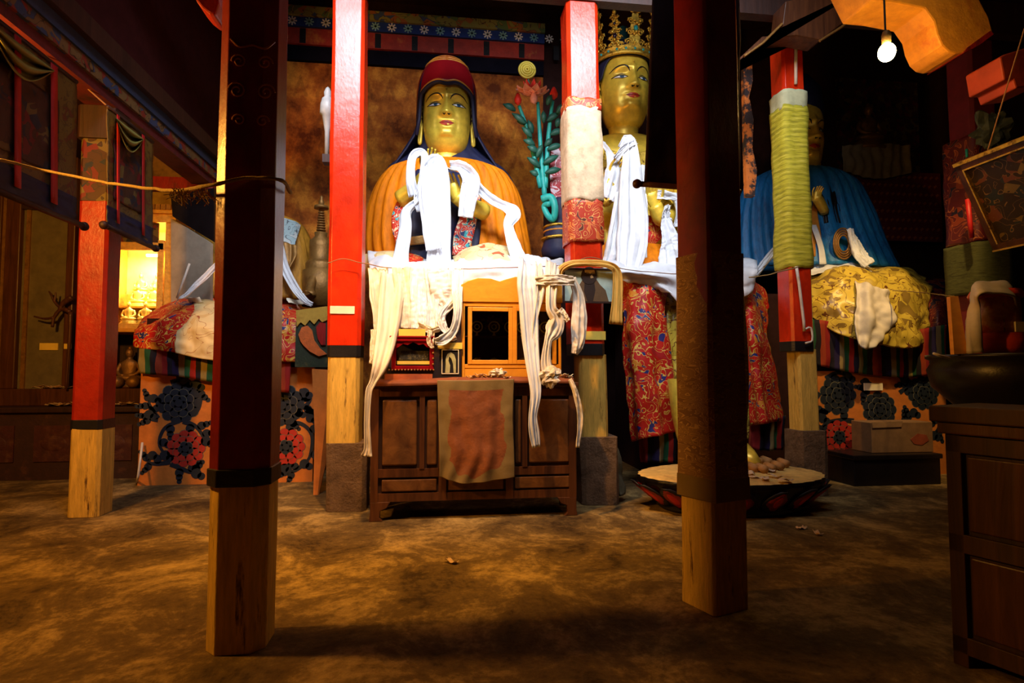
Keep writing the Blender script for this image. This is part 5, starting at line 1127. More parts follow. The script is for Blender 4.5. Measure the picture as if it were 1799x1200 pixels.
b = MB(); b.tube(curve([W(952, 350, LY-.2), W(968, 347, LY-.25), (W(975, 365, LY-.28)), W(972, 385, LY-.25), W(962, 378, LY-.25), W(956, 362, LY-.22), W(966, 358, LY-.3)], 30), lambda t: .045-.015*t, 10); b.build('scroll', 'teal', vs_, True)
MB().lathe(W(984, 455, LY-.1), [(.001, 0), (.20, 0), (.22, .10), (.17, .25), (.19, .33), (.10, .45), (.06, .62), (.09, .70), (.001, .72)], 20).build('vase_body', 'navy', vs_, True)
for py, r in ((421, .215), (408, .185), (400, .19)): MB().lathe(W(984, py, LY-.1), [(r-.01, -.015), (r+.012, 0), (r-.01, .015)], 24).build('gold_band', 'gold_metal' if py != 408 else 'orange_gold', vs_, True)
heap('brocade_banner', [[(968, 262, LY+.1), (984, 255, LY+.1), (1000, 262, LY+.1)], [(966, 320, LY+.05), (984, 320, LY+.05), (1002, 320, LY+.05)], [(974, 372, LY+.1), (988, 376, LY+.1), (1002, 372, LY+.1)]], 'red and white brocade banner hanging behind the linen-wrapped pillar', mat=brocade('red_white_brocade', [((.32, .02, .03), .6), ((.55, .45, .5), .4)], (.7, .6, .65), 9, 16, .2), nu=16, nv=24, amp=.02, cat='banner')

# ---- lotus pedestal
pc = Vector((W(1283, 850, 4.8).x, 4.80, 0)); pR = .82
pd = thing('lotus_pedestal', 'low lotus-petal footstool pedestal at the feet of the crowned statue', 'pedestal', pc)
ptz = .30
b = MB(); rs = []
for r, z in ((.62, 0), (.66, .03), (.60, .06), (.70, .12), (.80, .22), (.82, .25), (.82, .29), (.78, ptz), (.40, ptz+.004), (.01, ptz+.005)):
    rs.append([pc+Vector(((r*pR/.82)*math.cos(2*PI*k/96)*(1+(.012*math.sin(k*2*PI/3) if z > .2 else 0)), (r*pR/.82)*.64*math.sin(2*PI*k/96)*(1+(.012*math.sin(k*2*PI/3) if z > .2 else 0)), z)) for k in range(96)])
b.rings(rs[:7]).build('petal_base', 'black_lacquer', pd, True)
MB().rings(rs[5:]).build('cushion_top', worn('yellow_pedestal_top', (.72, .46, .13), (.35, .15, .04), .7, .5, .7, 5), pd, False)
for k in range(16):
    a = 2*PI*(k+.5)/16+PI
    if math.sin(a) > .35: continue
    u = Vector((-math.sin(a), .64*math.cos(a), 0)).normalized(); o = Vector((math.cos(a), .64*math.sin(a), 0))
    for s_, mt, off in ((1, 'ink', 0), (.82, 'red_old', .008), (.5, 'petal_red', .016)):
        G = []
        for i in range(9):
            t = i/8; z = .045+.19*(.5+(t-.5)*s_); w = .115*s_*math.sin(PI*(t*.9+.06))**.6; row = []
            for j in range(5): q_ = (j-2)/2; r_ = (.62+.26*((z-.03)/.22)**1.2)*pR/.82+off+.03*(1-q_*q_); row.append(pc+o*r_+u*(q_*w)+Vector((0, 0, z)))
            G.append(row)
        MB().grid(G).build('lotus_petal', mt, pd, True, solid=.008)
for i, (px, py) in enumerate(((1322, 820), (1338, 822), (1352, 820), (1366, 817), (1376, 812), (1330, 808), (1346, 808))):
    c = WZ(px, py+8, ptz+.005); 
    tag(MB().tube([c+Vector((0, -.06, .035)), c+Vector((0, .0, .04)), c+Vector((.01, .07, .04))], .034, 10).build('offering_roll', plain('brown_dough_roll', (.42, .20, .06), .7) if i == 0 else bpy.data.materials['brown_dough_roll'], None, True), 'brown rolled offering on the lotus pedestal, '+('front row '+ORD[i] if i < 5 else 'back row, '+('left' if i == 5 else 'right')), 'offering', 'rolled offerings on the lotus pedestal')
for i, (px, py) in enumerate(((1330, 838), (1345, 842), (1362, 838), (1380, 845), (1318, 832), (1350, 828))):
    c = WZ(px, py, ptz+.012); note(c+Vector((0, 0, .004*i)), 1.1*i, .05, 'folded paper note lying on the lotus pedestal, '+['second', 'third', 'fifth', 'rightmost', 'leftmost', 'fourth'][i]+' from the left', 'paper notes on the lotus pedestal', .8)
c = WZ(1367, 846, ptz+.03); note(W(1366, 848, 4.575), .2, 1.1, 'yellow paper card propped at the front rim of the lotus pedestal', None, .9, 'paper')
# litter on the floor
for i, (px, py, lab) in enumerate(((1408, 927, 'small pale scrap of litter on the floor right of the pedestal, nearer the pedestal'), (1437, 937, 'small pale scrap of litter on the floor, farther right of the pedestal'), (793, 986, 'small pale scrap of paper alone on the floor in front of the altar table'))):
    c = WZ(px, py, .012); tag(note(c, .4+i, .1, lab, None, .6), lab, 'litter')
b = heap('crumpled_sack', [[(1070, 770, 5.2), (1078, 765, 5.15), (1086, 775, 5.2)], [(1074, 810, 5.15), (1084, 812, 5.1), (1092, 815, 5.2)], [(1082, 868, 5.15), (1090, 872, 5.05), (1098, 868, 5.15)]], 'limp dark cloth leaning behind the stone base right of the altar table', mat=worn('grey_green_rag', (.10, .09, .05), (.03, .02, .01), .9), nu=14, nv=30, amp=.05)
# dark hanging banner between the near right pillar and the statue
HB = 3.04
hb = thing('dark_banner', 'dark banner seen from behind with knobbed rod, left of the near right pillar', 'banner', W(1180, 330, HB))
MB().grid(net([[(1148, -40, HB), (1200, -40, HB), (1300, -40, HB)], [(1140, 150, HB), (1200, 150, HB+.01), (1300, 150, HB)], [(1132, 322, HB), (1200, 326, HB), (1300, 334, HB)]], 30, 30, amp=.012)).build('cloth', 'maroon_dark' if 0 else plain('dark_banner_back', (.025, .006, .012), .9), hb, True, solid=.008)
MB().tube([W(1122, 323, HB-.01), W(1300, 337, HB-.01)], .016, 10).ball(W(1119, 323, HB-.01), .026, 10).build('rod', 'wood_dark', hb, True)
# ================================================================== PAINTED THRONES
def flower_panel(name, pxa, pxb, ytop, ybot, Y, parent, centres, tendrils, dep=.06):
    """painted plaster front with dark peony scrolls; ornament is part of the panel mesh"""
    a, b_ = W(pxa, ytop, Y), W(pxb, ytop, Y)
    mb = MB().box((a.x, Y, .0), (b_.x, Y+dep, a.z)); e = Y-.002
    def disc(c, r, sc=1, lift=0, n=14, jag=0):
        pts = [Vector((c.x+r*math.cos(2*PI*k/n)*(1+jag*math.cos(3*2*PI*k/n)), e-lift, c.z+r*sc*math.sin(2*PI*k/n)*(1+jag*math.cos(3*2*PI*k/n)))) for k in range(n)]
        mb.poly(pts, (0, .003, 0))
    for (px, py, R, mi) in centres:
        c = W(px, py, Y); R = R*.001*Y/ray(px, py).y
        for ring, n, r0, pr in ((0, 11, 1.0, .30), (1, 8, .62, .27), (2, 5, .28, .22)):
            for k in range(n):
                t = 2*PI*k/n+ring*.4; q = Vector((c.x+R*r0*.8*math.cos(t), 0, c.z+R*r0*.8*math.sin(t)))
                mb.m(2); disc(q, R*pr*1.04, 1, .002*ring*2, 12); mb.m(mi if ring < 2 else 1); disc(q, R*pr*.92, 1, .002*ring*2+.002, 12)
        mb.m(1); disc(c, R*.2, 1, .014)
    for pts, w in tendrils:
        C = curve([W(x, y, Y) for x, y in pts], 26); w = w*.001*6.2; mb.m(1); n = len(C)
        L = []; Rr = []
        for i in range(n):
            t = (C[min(i+1, n-1)]-C[max(i-1, 0)]).normalized(); nn = Vector((-t.z, 0, t.x)); ww = w*(1-.55*i/n)
            L.append(Vector((C[i].x, e-.001, C[i].z))+nn*ww/2); Rr.append(Vector((C[i].x, e-.001, C[i].z))-nn*ww/2)
        mb.add(L+Rr, [(i, i+1, n+i+1, n+i) for i in range(n-1)])
        c = C[-1]; disc(c, w*.95, 1, .002); disc(c+Vector((w*.9, 0, -w*.5)), w*.7, 1, .002)
        for i in (6, 13, 19):
            t = (C[i+1]-C[i-1]).normalized(); nn = Vector((-t.z, 0, t.x))*(1 if i % 2 else -1)
            for q_, rr in ((.8, .8), (1.6, .62), (2.3, .45)): disc(C[i]+nn*w*q_+t*w*q_*.5, w*rr, 1, .001)
    return mb.build(name, ['panel_orange', 'flower_dark', 'flower_line', 'flower_red'], parent)
LTY = 6.40
lt = thing('left_throne', 'painted plaster throne base with dark peony scrolls behind the near left pillar', 'throne', (W(400, 800, LTY).x, LTY, 0))
MB().box((W(252, 600, LTY).x, LTY+.06, 0), (W(552, 600, LTY).x, 7.7, W(400, 560, LTY).z)).build('core', 'plaster_dark', lt)
flower_panel('painted_front', 248, 552, 645, 850, LTY, lt,
  [(315, 708, 34, 1), (327, 788, 30, 3), (497, 712, 34, 1), (503, 785, 30, 3)],
  [([(352, 700), (345, 722), (318, 738), (290, 752), (280, 778), (290, 800)], 9), ([(278, 735), (268, 720), (262, 708), (270, 700)], 8), ([(278, 738), (266, 736), (262, 728)], 8), ([(300, 812), (275, 815), (262, 812), (268, 800)], 8), ([(300, 815), (330, 828), (345, 832)], 9), ([(322, 740), (345, 750), (362, 775)], 9), ([(300, 672), (312, 668), (325, 672)], 8), ([(340, 690), (352, 684), (345, 676)], 9), ([(470, 735), (500, 742), (530, 745), (548, 765), (545, 800), (535, 815)], 9), ([(522, 720), (538, 712), (545, 700), (535, 690)], 9), ([(535, 715), (548, 722), (545, 735)], 8), ([(500, 742), (520, 735), (525, 725)], 8), ([(535, 815), (515, 828), (500, 822)], 8)])
MB().grid(net([[(240, 598, 6.34), (330, 605, 6.32), (420, 610, 6.3), (512, 618, 6.32)], [(242, 630, 6.33), (330, 636, 6.31), (420, 650, 6.29), (510, 655, 6.3)], [(246, 656, 6.34), (330, 664, 6.32), (420, 680, 6.31), (508, 690, 6.32)]], 80, 12, amp=.01, fold=(9, .008))).build('striped_hanging', 'tiedye', lt, True, solid=.008)
heap('brocade_cover', [[(272, 545, 7.1), (320, 526, 7.0), (400, 520, 7.0), (470, 522, 7.0), (524, 532, 7.0)], [(242, 572, 6.6), (296, 556, 6.4), (400, 552, 6.38), (480, 548, 6.38), (526, 552, 6.5)], [(236, 590, 6.4), (296, 590, 6.26), (400, 590, 6.24), (480, 590, 6.24), (524, 590, 6.3)], [(237, 610, 6.38), (300, 618, 6.26), (400, 626, 6.24), (480, 634, 6.24), (520, 636, 6.3)]], 'red cloud brocade cover draped over the left throne', mat='brocade_red', amp=.04, nv=40, nu=70)
heap('cream_cloth', [[(330, 545, 6.75), (350, 530, 6.7), (380, 530, 6.7)], [(318, 575, 6.3), (345, 562, 6.22), (380, 562, 6.22)], [(312, 600, 6.22), (340, 605, 6.18), (380, 605, 6.18)], [(312, 620, 6.22), (340, 628, 6.18), (380, 634, 6.18)]], 'cream flowered cloth over the red brocade left of the near left pillar', mat='brocade_cream', amp=.04)
YF = 6.2
fb = thing('carved_throne_end', 'dark green carved end board with orange flame beside the bright red pillar', 'carved board', W(548, 640, YF))
flat([(520, 566), (524, 560), (575, 556), (575, 645), (518, 645)], YF+.03, .04, 'board', worn('dark_green_board', (.015, .03, .012), (.10, .08, .02), .5, .55, .7, 12), fb)
flat([(520, 545), (575, 538), (575, 562), (566, 566), (560, 560), (552, 570), (544, 562), (536, 572), (528, 566), (521, 574)], YF+.01, .02, 'dripped_valance', 'ochre_wall', fb)
flat([(528, 600), (524, 588), (530, 575), (540, 572), (548, 580), (552, 598), (562, 612), (574, 622), (560, 626), (545, 618), (534, 608)], YF+.005, .02, 'flame', worn('orange_flame_paint', (.65, .14, .02), (.02, .03, .01), .5, .6, .7, 8), fb)
flat([(555, 575), (562, 566), (572, 568), (572, 606), (564, 606), (558, 594)], YF+.008, .02, 'red_lobe', 'red_old', fb)
pkb = MB().poly([W(548, 648, 6.0), W(582, 650, 6.0), W(580, 780, 5.9), W(556, 886, 5.7), W(550, 884, 5.7), W(553, 760, 5.9)], (0, .03, 0))
tag(pkb.build('pink_board', 'panel_orange', None), 'plain salmon board leaning behind the stone base of the bright red pillar', 'board')
# statue 4 (behind the near left pillar)
Y4 = 7.15
s4 = thing('small_robed_statue', 'smaller robed statue with white scarf, mostly hidden behind the near left pillar', 'statue', W(460, 535, Y4))
U4 = .046*Y4/ray(462, 340).y
make_head(s4, W(462, 350, Y4), U4, math.radians(2), skin='gold_old')
b = MB().rings(loftpx([(378, 440, 500, .1, .1), (392, 412, 528, .2, .2), (420, 392, 545, .3, .3), (470, 384, 556, .36, .3), (530, 380, 560, .5, .3)], Y4, fold=(26, .018))); b.build('saffron_robe', 'robe_dull', s4, True)
MB().grid(net([[(440, 385, Y4-.2), (480, 380, Y4-.24), (515, 388, Y4-.22), (528, 396, Y4-.16)], [(440, 425, Y4-.32), (480, 425, Y4-.36), (505, 430, Y4-.36), (518, 430, Y4-.34)]], amp=.01)).build('blue_brocade_collar', brocade('pale_blue_brocade', [((.30, .42, .45), .6), ((.45, .5, .5), .4)], (.08, .10, .12), 8, 16, .2), s4, True, solid=.01)
MB().grid(net([[(470, 425, Y4-.38), (498, 425, Y4-.38), (522, 432, Y4-.36)], [(470, 460, Y4-.42), (500, 468, Y4-.42), (520, 450, Y4-.42)], [(475, 490, Y4-.46), (492, 485, Y4-.46), (508, 475, Y4-.46)]], amp=.01, fold=(3, .01))).build('chest_sash', 'gold_old', s4, True, solid=.01)
hb4 = MB(); hb4.tube(curve([W(560, 470, Y4-.3), W(545, 505, Y4-.5), W(548, 520, Y4-.6)], 8), .05, 8); hand(hb4, W(548, 518, Y4-.6), (-.6, -.5, -.1), (0, 0, 1), .16, .3); hb4.build('hand', 'gold_old', s4, True)
g4 = 'white scarves on the small robed statue'
scarf('silk_scarf', [[(480, 395, Y4-.45, 12), (490, 430, Y4-.5, 14), (500, 470, Y4-.55, 15), (518, 505, Y4-.65, 14), (536, 528, Y4-.75, 10), (548, 535, Y4-.8, 8)]], 'white scarf falling to the right of the near left pillar from the small robed statue', group=g4)
scarf('silk_scarf', [[(430, 410, Y4-.5, 8), (390, 455, Y4-.6, 8), (366, 480, Y4-.65, 10), (345, 500, Y4-.7, 9), (326, 518, Y4-.75, 6), (312, 524, Y4-.8, 4)]], 'white scarf stretched down to the left of the near left pillar', group=g4)
for i, (px, py) in enumerate(((518, 530), (526, 542), (342, 528))):
    note(W(px, py, 6.62), .7+i, .8, ('white folded offering note on the red brocade right of the near left pillar, upper', 'white folded offering note on the red brocade right of the near left pillar, lower', 'white folded offering note on the red brocade left of the near left pillar')[i], None, 1.2, 'paper_white')
stp = thing('small_stupa', 'small brass stupa with ringed spire between near left pillar and bright red pillar', 'stupa', W(563, 465, 6.9))
c = W(563, 465, 6.9)
MB().lathe(c, [(.001, -.5), (.20, -.5), (.20, -.08), (.16, -.06), (.17, 0), (.15, .03), (.12, .06), (.13, .20), (.125, .28), (.07, .33), (.075, .38), (.04, .39), (.001, .39)], 20).build('dome', 'gold_old', stp, True)
for i in range(9): 
    z = .40+i*.03; MB().lathe(c+Vector((0, 0, z)), [(.001, 0), (.055-.003*i, .004), (.055-.003*i, .018), (.001, .024)], 14).build('spire_ring', 'gold_old', stp, True)
MB().lathe(c+Vector((0, 0, .67)), [(.001, 0), (.085, .0), (.08, .03), (.03, .05), (.035, .08), (.015, .12), (.02, .14), (.001, .16)], 14).build('parasol', 'gold_old', stp, True)
# silver vase object left of the bright red pillar
sv = thing('silver_deity_vase', 'slim silvery figure-shaped ornament just left of the bright red pillar top', 'ornament', W(574, 278, 5.35))
MB().lathe(W(574, 278, 5.35), [(.001, 0), (.02, .0), (.022, .25), (.05, .40), (.07, .42), (.065, .50), (.05, .56), (.03, .58), (.035, .62), (.02, .66), (.001, .68)], 16).build('body', 'silver', sv, True)
MB().box(tuple(W(566, 284, 5.3)), tuple(W(592, 278, 5.4))).build('bracket', 'wood_black', sv)

# ---- statue 3: blue robe
Y3 = 7.1
s3 = thing('blue_robed_statue', 'tarnished gilded statue in blue satin robe behind the green-wrapped pillar', 'statue', W(1410, 470, Y3))
U3 = .068*Y3/ray(1405, 250).y
make_head(s3, W(1402, 248, Y3), U3, math.radians(6), skin='gold')
MB().lathe(W(1402, 215, Y3+.05), [(.58*U3, -.2*U3), (.62*U3, .3*U3), (.55*U3, .8*U3), (.3*U3, 1.15*U3), (.001, 1.2*U3)], 24).build('dark_hair', 'navy', s3, True)
b = MB().rings(loftpx([(296, 1370, 1440, .14, .14), (304, 1350, 1470, .26, .2), (325, 1318, 1500, .36, .3), (370, 1300, 1520, .45, .3), (430, 1290, 1540, .56, .4), (480, 1285, 1556, .7, .4)], Y3, seg=150, fold=(30, .022))); b.build('blue_robe', 'blue', s3, True)
MB().grid(net([[(1432, 318, Y3-.32), (1458, 312, Y3-.30), (1475, 330, Y3-.28)], [(1440, 355, Y3-.46), (1462, 350, Y3-.44), (1484, 362, Y3-.40)], [(1448, 392, Y3-.52), (1470, 392, Y3-.50), (1488, 392, Y3-.46)]], amp=.01, fold=(6, .008))).build('striped_lapel', 'black_lacquer', s3, True, solid=.01)
MB().grid(net([[(1418, 350, Y3-.45), (1432, 350, Y3-.45)], [(1424, 400, Y3-.56), (1440, 400, Y3-.56)], [(1428, 450, Y3-.64), (1448, 455, Y3-.64)]], 10, 20, amp=.01)).build('orange_sash', 'orange_gold', s3, True, solid=.01)
MB().grid(net([[(1424, 395, Y3-.6), (1434, 395, Y3-.6)], [(1436, 430, Y3-.66), (1446, 430, Y3-.66)], [(1440, 464, Y3-.72), (1452, 464, Y3-.72)]], 8, 16, amp=.01)).build('white_lapel', 'khata', s3, True, solid=.01)
b = MB(); b.tube(curve([W(1448, 372, Y3-.5), W(1440, 355, Y3-.6), W(1432, 345, Y3-.66)], 8), .06, 10); hand(b, W(1434, 350, Y3-.66), (.2, -.2, 1), (-.3, -1, 0), .2, .6); b.build('hand', 'gold', s3, True)
b = MB()
c = W(1482, 428, Y3-.72)
for r in (.09, .115, .14, .165): b.tube([c+Vector((r*.8*math.cos(k*PI/12), 0, r*1.15*math.sin(k*PI/12))) for k in range(25)], .012, 6)
b.build('beaded_fan', 'gold_old', s3, True)
scarf('silk_scarf', [[(1494, 402, Y3-.74, 14), (1502, 425, Y3-.78, 20), (1512, 448, Y3-.84, 26), (1528, 465, Y3-.9, 20)]], 'pale blue-white scarf over the knee of the blue-robed statue', mat='khata', nf=4, amp=.02)
scarf('silk_scarf', [[(1362, 440, Y3-.8, 14), (1345, 460, Y3-.9, 12), (1330, 478, Y3-1.0, 12), (1318, 490, Y3-1.05, 10)]], 'pale scarf slanting down left of the green-wrapped pillar', nf=2)
heap('scarf_heap', [[(1420, 462, 6.7), (1460, 455, 6.65), (1500, 458, 6.6), (1535, 470, 6.6)], [(1420, 482, 6.3), (1460, 480, 6.2), (1500, 475, 6.15), (1530, 480, 6.2)]], 'crumpled white scarves in the lap of the blue-robed statue', amp=.05, nu=30, nv=16)
# right throne
RTY = 5.98
rt = thing('right_throne', 'painted plaster throne base with dark peony scrolls and striped hanging at the right', 'throne', (W(1540, 800, RTY).x, RTY, 0))
MB().box((W(1428, 600, RTY).x, RTY+.30, 0), (W(1662, 600, RTY).x, 7.6, W(1540, 520, RTY).z)).build('core', 'plaster_dark', rt)
flower_panel('painted_front', 1426, 1660, 652, 850, RTY, rt,
  [(1472, 694, 32, 1), (1545, 720, 30, 1), (1474, 768, 28, 3), (1622, 690, 28, 1)],
  [([(1440, 690), (1432, 705), (1434, 725), (1445, 735)], 9), ([(1450, 665), (1470, 655), (1490, 662)], 9), ([(1500, 740), (1480, 738), (1455, 742), (1438, 755)], 10), ([(1510, 680), (1525, 690), (1520, 672)], 9), ([(1580, 690), (1595, 678), (1590, 668)], 9), ([(1560, 760), (1590, 745), (1605, 725)], 9), ([(1450, 800), (1470, 810), (1490, 805)], 9), ([(1640, 720), (1650, 745), (1640, 765)], 9)])
MB().grid(net([[(1424, 560, 5.92), (1500, 570, 5.9), (1590, 580, 5.9), (1664, 570, 5.95)], [(1424, 610, 5.92), (1500, 620, 5.9), (1590, 630, 5.9), (1662, 622, 5.95)], [(1426, 640, 5.93), (1500, 655, 5.91), (1590, 663, 5.91), (1660, 655, 5.95)]], 80, 14, amp=.012, fold=(8, .01))).build('striped_hanging', 'tiedye', rt, True, solid=.008)
heap('gold_brocade', [[(1424, 470, 6.9), (1480, 462, 6.8), (1540, 466, 6.8), (1590, 474, 6.8), (1625, 490, 6.8)], [(1424, 488, 6.4), (1480, 478, 6.1), (1540, 484, 6.0), (1590, 488, 6.05), (1634, 508, 6.3)], [(1424, 530, 6.1), (1480, 540, 5.82), (1540, 545, 5.72), (1598, 545, 5.78), (1636, 545, 6.1)], [(1428, 558, 6.05), (1472, 586, 5.82), (1535, 604, 5.72), (1596, 612, 5.76), (1634, 592, 6.05)]], 'shimmering gold-green brocade bulging over the right throne', mat='brocade_gold', amp=.07, fs=3, nu=70, nv=60)
heap('dark_cover', [[(1625, 488, 6.7), (1650, 490, 6.6), (1672, 500, 6.6)], [(1632, 540, 6.1), (1652, 545, 6.0), (1672, 545, 6.1)], [(1630, 600, 6.1), (1650, 615, 6.0), (1668, 610, 6.1)]], 'dark red patterned cloth at the right end of the right throne', mat='brocade_dark', amp=.04, nu=24, nv=24)
heap('cream_scarf_sheet', [[(1502, 493, 5.92), (1530, 500, 5.80), (1562, 514, 5.80)], [(1506, 530, 5.74), (1535, 535, 5.68), (1569, 545, 5.70)], [(1502, 570, 5.68), (1530, 575, 5.64), (1568, 570, 5.68)], [(1508, 606, 5.66), (1520, 614, 5.64), (1538, 608, 5.66)]], 'cream silk scarf folded over the front of the gold-green brocade', mat='khata_cream', amp=.06, nu=30, nv=36, fold=(2, .02))
tag(MB().box(tuple(W(1519, 686, RTY-.03)), tuple(W(1549, 673, RTY-.015))).build('paper_label', 'paper_white', None), 'small cream label on the painted front of the right throne', 'label')
tr = MB(); tx = W(1500, 800, 5.45).x; tx2 = W(1652, 800, 5.45).x; tr.box((tx, 5.45, 0), (tx2, 5.88, .31)).box((tx-.015, 5.43, .27), (tx2+.015, 5.89, .32)); tag(tr.build('low_trunk', 'black_lacquer', None, bevel=.01), 'low black trunk on the floor before the right throne', 'trunk')
cbx = thing('cardboard_box', 'worn cardboard carton on the low black trunk', 'carton', (W(1588, 790, 5.55).x, 5.7, .32))
MB().box((W(1532, 790, 5.55).x, 5.55, .321), (W(1640, 790, 5.55).x, 5.85, W(1588, 742, 5.55).z)).build('carton', 'cardboard', cbx, bevel=.006)
flat([(1600, 772), (1612, 762), (1628, 764), (1632, 774), (1620, 782), (1606, 780)], 5.545, .004, 'printed_mark', plain('faded_red_print', (.25, .05, .02), .9), cbx)
flat([(1532, 742), (1586, 740), (1584, 750), (1533, 752)], 5.540, .006, 'flap', plain('pale_cardboard_flap', (.30, .17, .08), .9), cbx)
# ---- back right wall hangings
wh = thing('patterned_wall_hanging', 'dark red houndstooth-like patterned hanging on the back wall above the right throne', 'wall hanging', W(1565, 420, 7.7))
a = W(1478, 420, 7.7); c = W(1652, 305, 7.7); b = MB().box((a.x, 7.7, a.z), (c.x, 7.72, c.z)).m(1)
for i in range(17):
    for j in range(8):
        x = a.x+.06+i*(c.x-a.x-.1)/17+(j % 2)*.03; z = a.z+.05+j*(c.z-a.z)/8; b.poly([(x, 7.695, z), (x+.045, 7.695, z+.03), (x+.065, 7.695, z+.005), (x+.04, 7.695, z-.01), (x+.02, 7.695, z-.03), (x+.015, 7.695, z-.005)], (0, .004, 0))
b.build('cloth', ['maroon', plain('orange_brown_weave', (.36, .09, .025), .8)], wh)
dn = thing('dim_painted_niche', 'dim niche painting of a seated figure over a pale ledge cloth on the back wall', 'painting', W(1540, 300, 7.75))
MB().box(tuple(W(1478, 308, 7.78)), tuple(W(1604, 150, 7.86))).build('panel', 'thangka', dn)
seated_figure(dn, W(1527, 265, 7.7), .62, 'gold_old', 'gold_old')
MB().grid(net([[(1480, 256, 7.62), (1540, 252, 7.58), (1600, 256, 7.62)], [(1482, 300, 7.60), (1540, 314, 7.56), (1602, 304, 7.60)]], amp=.03, fold=(7, .015))).build('ledge_cloth', plain('grey_brown_ledge_cloth', (.30, .26, .18), .9), dn, True, solid=.01)
cfb = MB().poly([W(x, y, 5.6) for x, y in ((1306, 96), (1320, 90), (1323, 140), (1316, 170), (1324, 210), (1322, 260), (1330, 300), (1326, 345), (1312, 345))], (0, .06, 0))
tag(cfb.build('carved_flame_board', worn('orange_black_carving', (.60, .16, .02), (.02, .01, .01), .6, .48, .55, 6), None), 'narrow orange and black carved board seen along the right edge of the near right pillar', 'carved board')
# ---- round black table, jar, plank
bc = Vector((W(1790, 640, 3.6).x, 3.6, 0))
rtb = thing('round_black_table', 'round black lacquered table behind the near chest at the right edge', 'table', bc)
MB().lathe(bc, [(.001, 0), (.40, 0), (.40, .04), (.28, .10), (.26, .80), (.38, .94), (.51, 1.07), (.54, 1.20), (.505, 1.265), (.545, 1.285), (.545, 1.311), (.001, 1.311)], 48).build('drum_body', 'black_lacquer', rtb, True)
jc = Vector((W(1752, 600, 3.6).x, 3.6, 1.312))
jr = thing('drum_jar', 'red and amber jar draped with a white scarf on the round black table', 'jar', jc)
MB().lathe(jc, [(r_*1.36, z_*1.40) for r_, z_ in [(.001, 0), (.10, 0), (.122, .03), (.128, .07), (.115, .105), (.001, .106)]], 28).build('red_base', 'jar_red', jr, True)
MB().lathe(jc, [(r_*1.36, z_*1.40) for r_, z_ in [(.001, .104), (.098, .104), (.102, .20), (.098, .285), (.001, .286)]], 28).build('amber_body', 'jar_body', jr, True)
MB().lathe(jc, [(r_*1.36, z_*1.40) for r_, z_ in [(.001, .284), (.112, .284), (.118, .30), (.105, .325), (.001, .33)]], 28).build('lid', 'jar_red', jr, True)
b = MB()
for k in range(6): a = k*PI/3; b.tube([jc+Vector((.133*math.cos(a), .133*math.sin(a), .13)), jc+Vector((.133*math.cos(a), .133*math.sin(a), .365))], .005, 6)
b.build('brass_rod', 'gold_metal', jr, True)
MB().box(tuple(jc+Vector((-.015, -.150, .15))), tuple(jc+Vector((.06, -.136, .22)))).build('small_label', 'paper_white', jr)
heap('silk_scarf', [[(1784, 545, 3.50), (1783, 530, 3.56), (1780, 520, 3.64)], [(1778, 520, 3.40), (1774, 504, 3.50), (1770, 497, 3.74)], [(1745, 516, 3.39), (1743, 500, 3.50), (1740, 495, 3.74)], [(1722, 520, 3.40), (1714, 504, 3.50), (1712, 499, 3.70)], [(1722, 540, 3.44), (1708, 536, 3.50), (1702, 536, 3.60)], [(1724, 580, 3.44), (1702, 578, 3.48), (1697, 578, 3.58)], [(1726, 619, 3.46), (1706, 621, 3.48), (1694, 619, 3.56)]], 'white scarf draped over the red and amber jar', amp=.015, mat='khata_cream', nu=20, nv=50, fold=(2, .006), cat='scarf')
pkk = MB().poly([W(1669, 521, 3.56), W(1684, 520, 3.56), W(1701, 622, 3.52), W(1676, 623, 3.52)], (0, .03, 0))
tag(pkk.build('wooden_plank', 'wood_yellow', None, bevel=.003), 'upright wooden book board leaning left of the scarf-draped jar', 'board')
tag(MB().tube([W(1640, 621, 3.51), W(1652, 625, 3.51), W(1668, 629, 3.54)], .009, 8).build('stick', 'pipe', None, True), 'short pale stick poking out left of the round black table', 'stick')
# ---- near chest at the right edge
CA = Vector((.363, -.931, 0)); CB_ = Vector((.931, .363, 0)); C0 = Vector((2.09, 2.16, 0))
ch = thing('near_chest', 'near dark wooden panelled chest cut off by the right edge of the photo', 'chest', C0)
def cbox(a0, a1, b0, b1, z0, z1, mb=None):
    mb = mb or MB(); vs = [C0+CA*a+CB_*b_+Vector((0, 0, z)) for z in (z0, z1) for a, b_ in ((a0, b0), (a1, b0), (a1, b1), (a0, b1))]
    return mb.add(vs, [(0,3,2,1),(4,5,6,7),(0,1,5,4),(1,2,6,5),(2,3,7,6),(3,0,4,7)])
cbox(.02, 1.2, .02, .36, .05, .94).build('carcass', 'wood_black', ch)
cbox(-.04, 1.24, -.04, .38, .985, 1.05).build('top', 'wood_front', ch, bevel=.006)
cbox(-.02, 1.22, -.02, .37, .935, .985).build('moulding', 'wood_dark', ch, bevel=.006)
b = cbox(0, .055, 0, .36, 0, .935); cbox(1.14, 1.2, 0, .36, 0, .935, b); cbox(.55, .60, .0, .05, 0, .935, b); b.build('stile', 'wood_front', ch, bevel=.003)
b = cbox(0, 1.2, 0, .03, .86, .93); cbox(0, 1.2, 0, .03, .455, .53, b); cbox(0, 1.2, 0, .03, .05, .12, b); b.build('rail', 'wood_front', ch, bevel=.003)
for a0, a1 in ((.07, .54), (.615, 1.13)):
    for z0, z1 in ((.135, .44), (.545, .845)): cbox(a0, a1, .012, .03, z0, z1).build('panel', 'wood_dark', ch, bevel=.006)
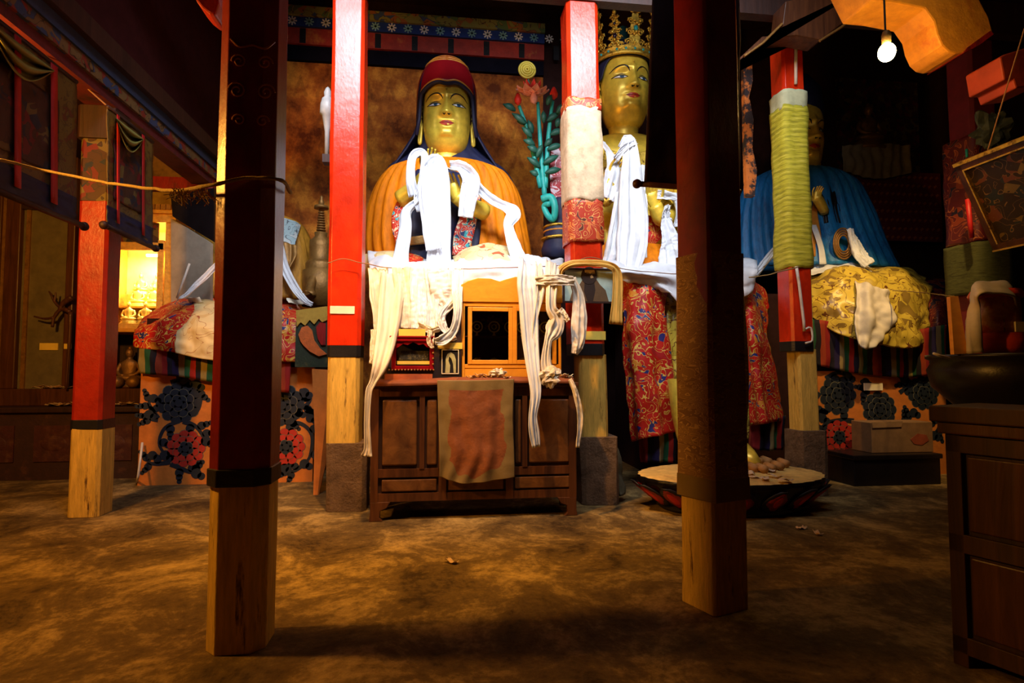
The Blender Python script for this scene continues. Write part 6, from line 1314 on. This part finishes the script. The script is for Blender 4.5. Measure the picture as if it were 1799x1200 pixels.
# ---- leaning framed painting on the right
A_ = WX(1680, 290, 3.47); YA = A_.y; B_ = W(1750, 440, YA); 
T2 = WX(1799, 233, 3.47); 
u_ = (Vector((0, -1, 0))); L_ = 1.5
n_ = (B_-A_).cross(u_).normalized()
fp = thing('leaning_painting', 'gold-framed dark painting hung leaning forward at the upper right edge', 'framed painting', B_)
hgt = (B_-A_)
def fq(a0, a1, v0, v1, d0, d1, mb):
    vs = [A_+u_*a+hgt*v+n_*d for d in (d0, d1) for a, v in ((a0, v0), (a1, v0), (a1, v1), (a0, v1))]; return mb.add(vs, [(0,3,2,1),(4,5,6,7),(0,1,5,4),(1,2,6,5),(2,3,7,6),(3,0,4,7)])
if n_.x > 0: n_ = -n_
fq(.03, L_-.03, .05, .95, -.012, -.002, MB()).build('canvas', brocade('dark_figure_painting', [((.03, .018, .01), .45), ((.16, .05, .02), .2), ((.18, .12, .03), .15), ((.02, .03, .03), .2)], (.22, .13, .04), 9, 14, .12), fp)
b = MB(); fq(0, L_, 0, .07, -.02, .02, b); fq(0, L_, .93, 1, -.02, .02, b); fq(0, .04, 0, 1, -.02, .02, b); fq(L_-.04, L_, 0, 1, -.02, .02, b); b.build('frame', 'wood_dark', fp)
b = MB(); fq(.0, L_, -.02, .015, -.02, .03, b); fq(0.04, L_, .07, .085, -.01, .022, b); fq(.04, .05, .07, .93, -.01, .022, b); fq(0, L_, .985, 1.0, -.02, .03, b); b.build('gilt_edge', 'gold_metal', fp)
MB().tube([A_+Vector((.02, -.2, 0)), A_+Vector((.3, -.3, 1.0)), Vector((A_.x+.3, YA-.3, 4.6))], .004, 5).build('cord', 'wire', fp)
crumple('grey_bundle', W(1742, 228, 4.9), .17, 'grey-green cloth bundle tucked behind the top of the leaning painting', worn('grey_green_cloth', (.10, .13, .10), (.03, .04, .03), .8), 4, (1, .5, 1), 'cloth bundle')
MB().tube([W(1700, 350, 4.98), W(1704, 390, 4.98), W(1707, 418, 4.98)], .022, 8).build('red_tassel', 'ribbon_red', p5, True)
MB().tube([W(1698, 262, 4.98), W(1699, 276, 4.98)], .012, 8).build('turquoise_bead', 'teal', p5, True)
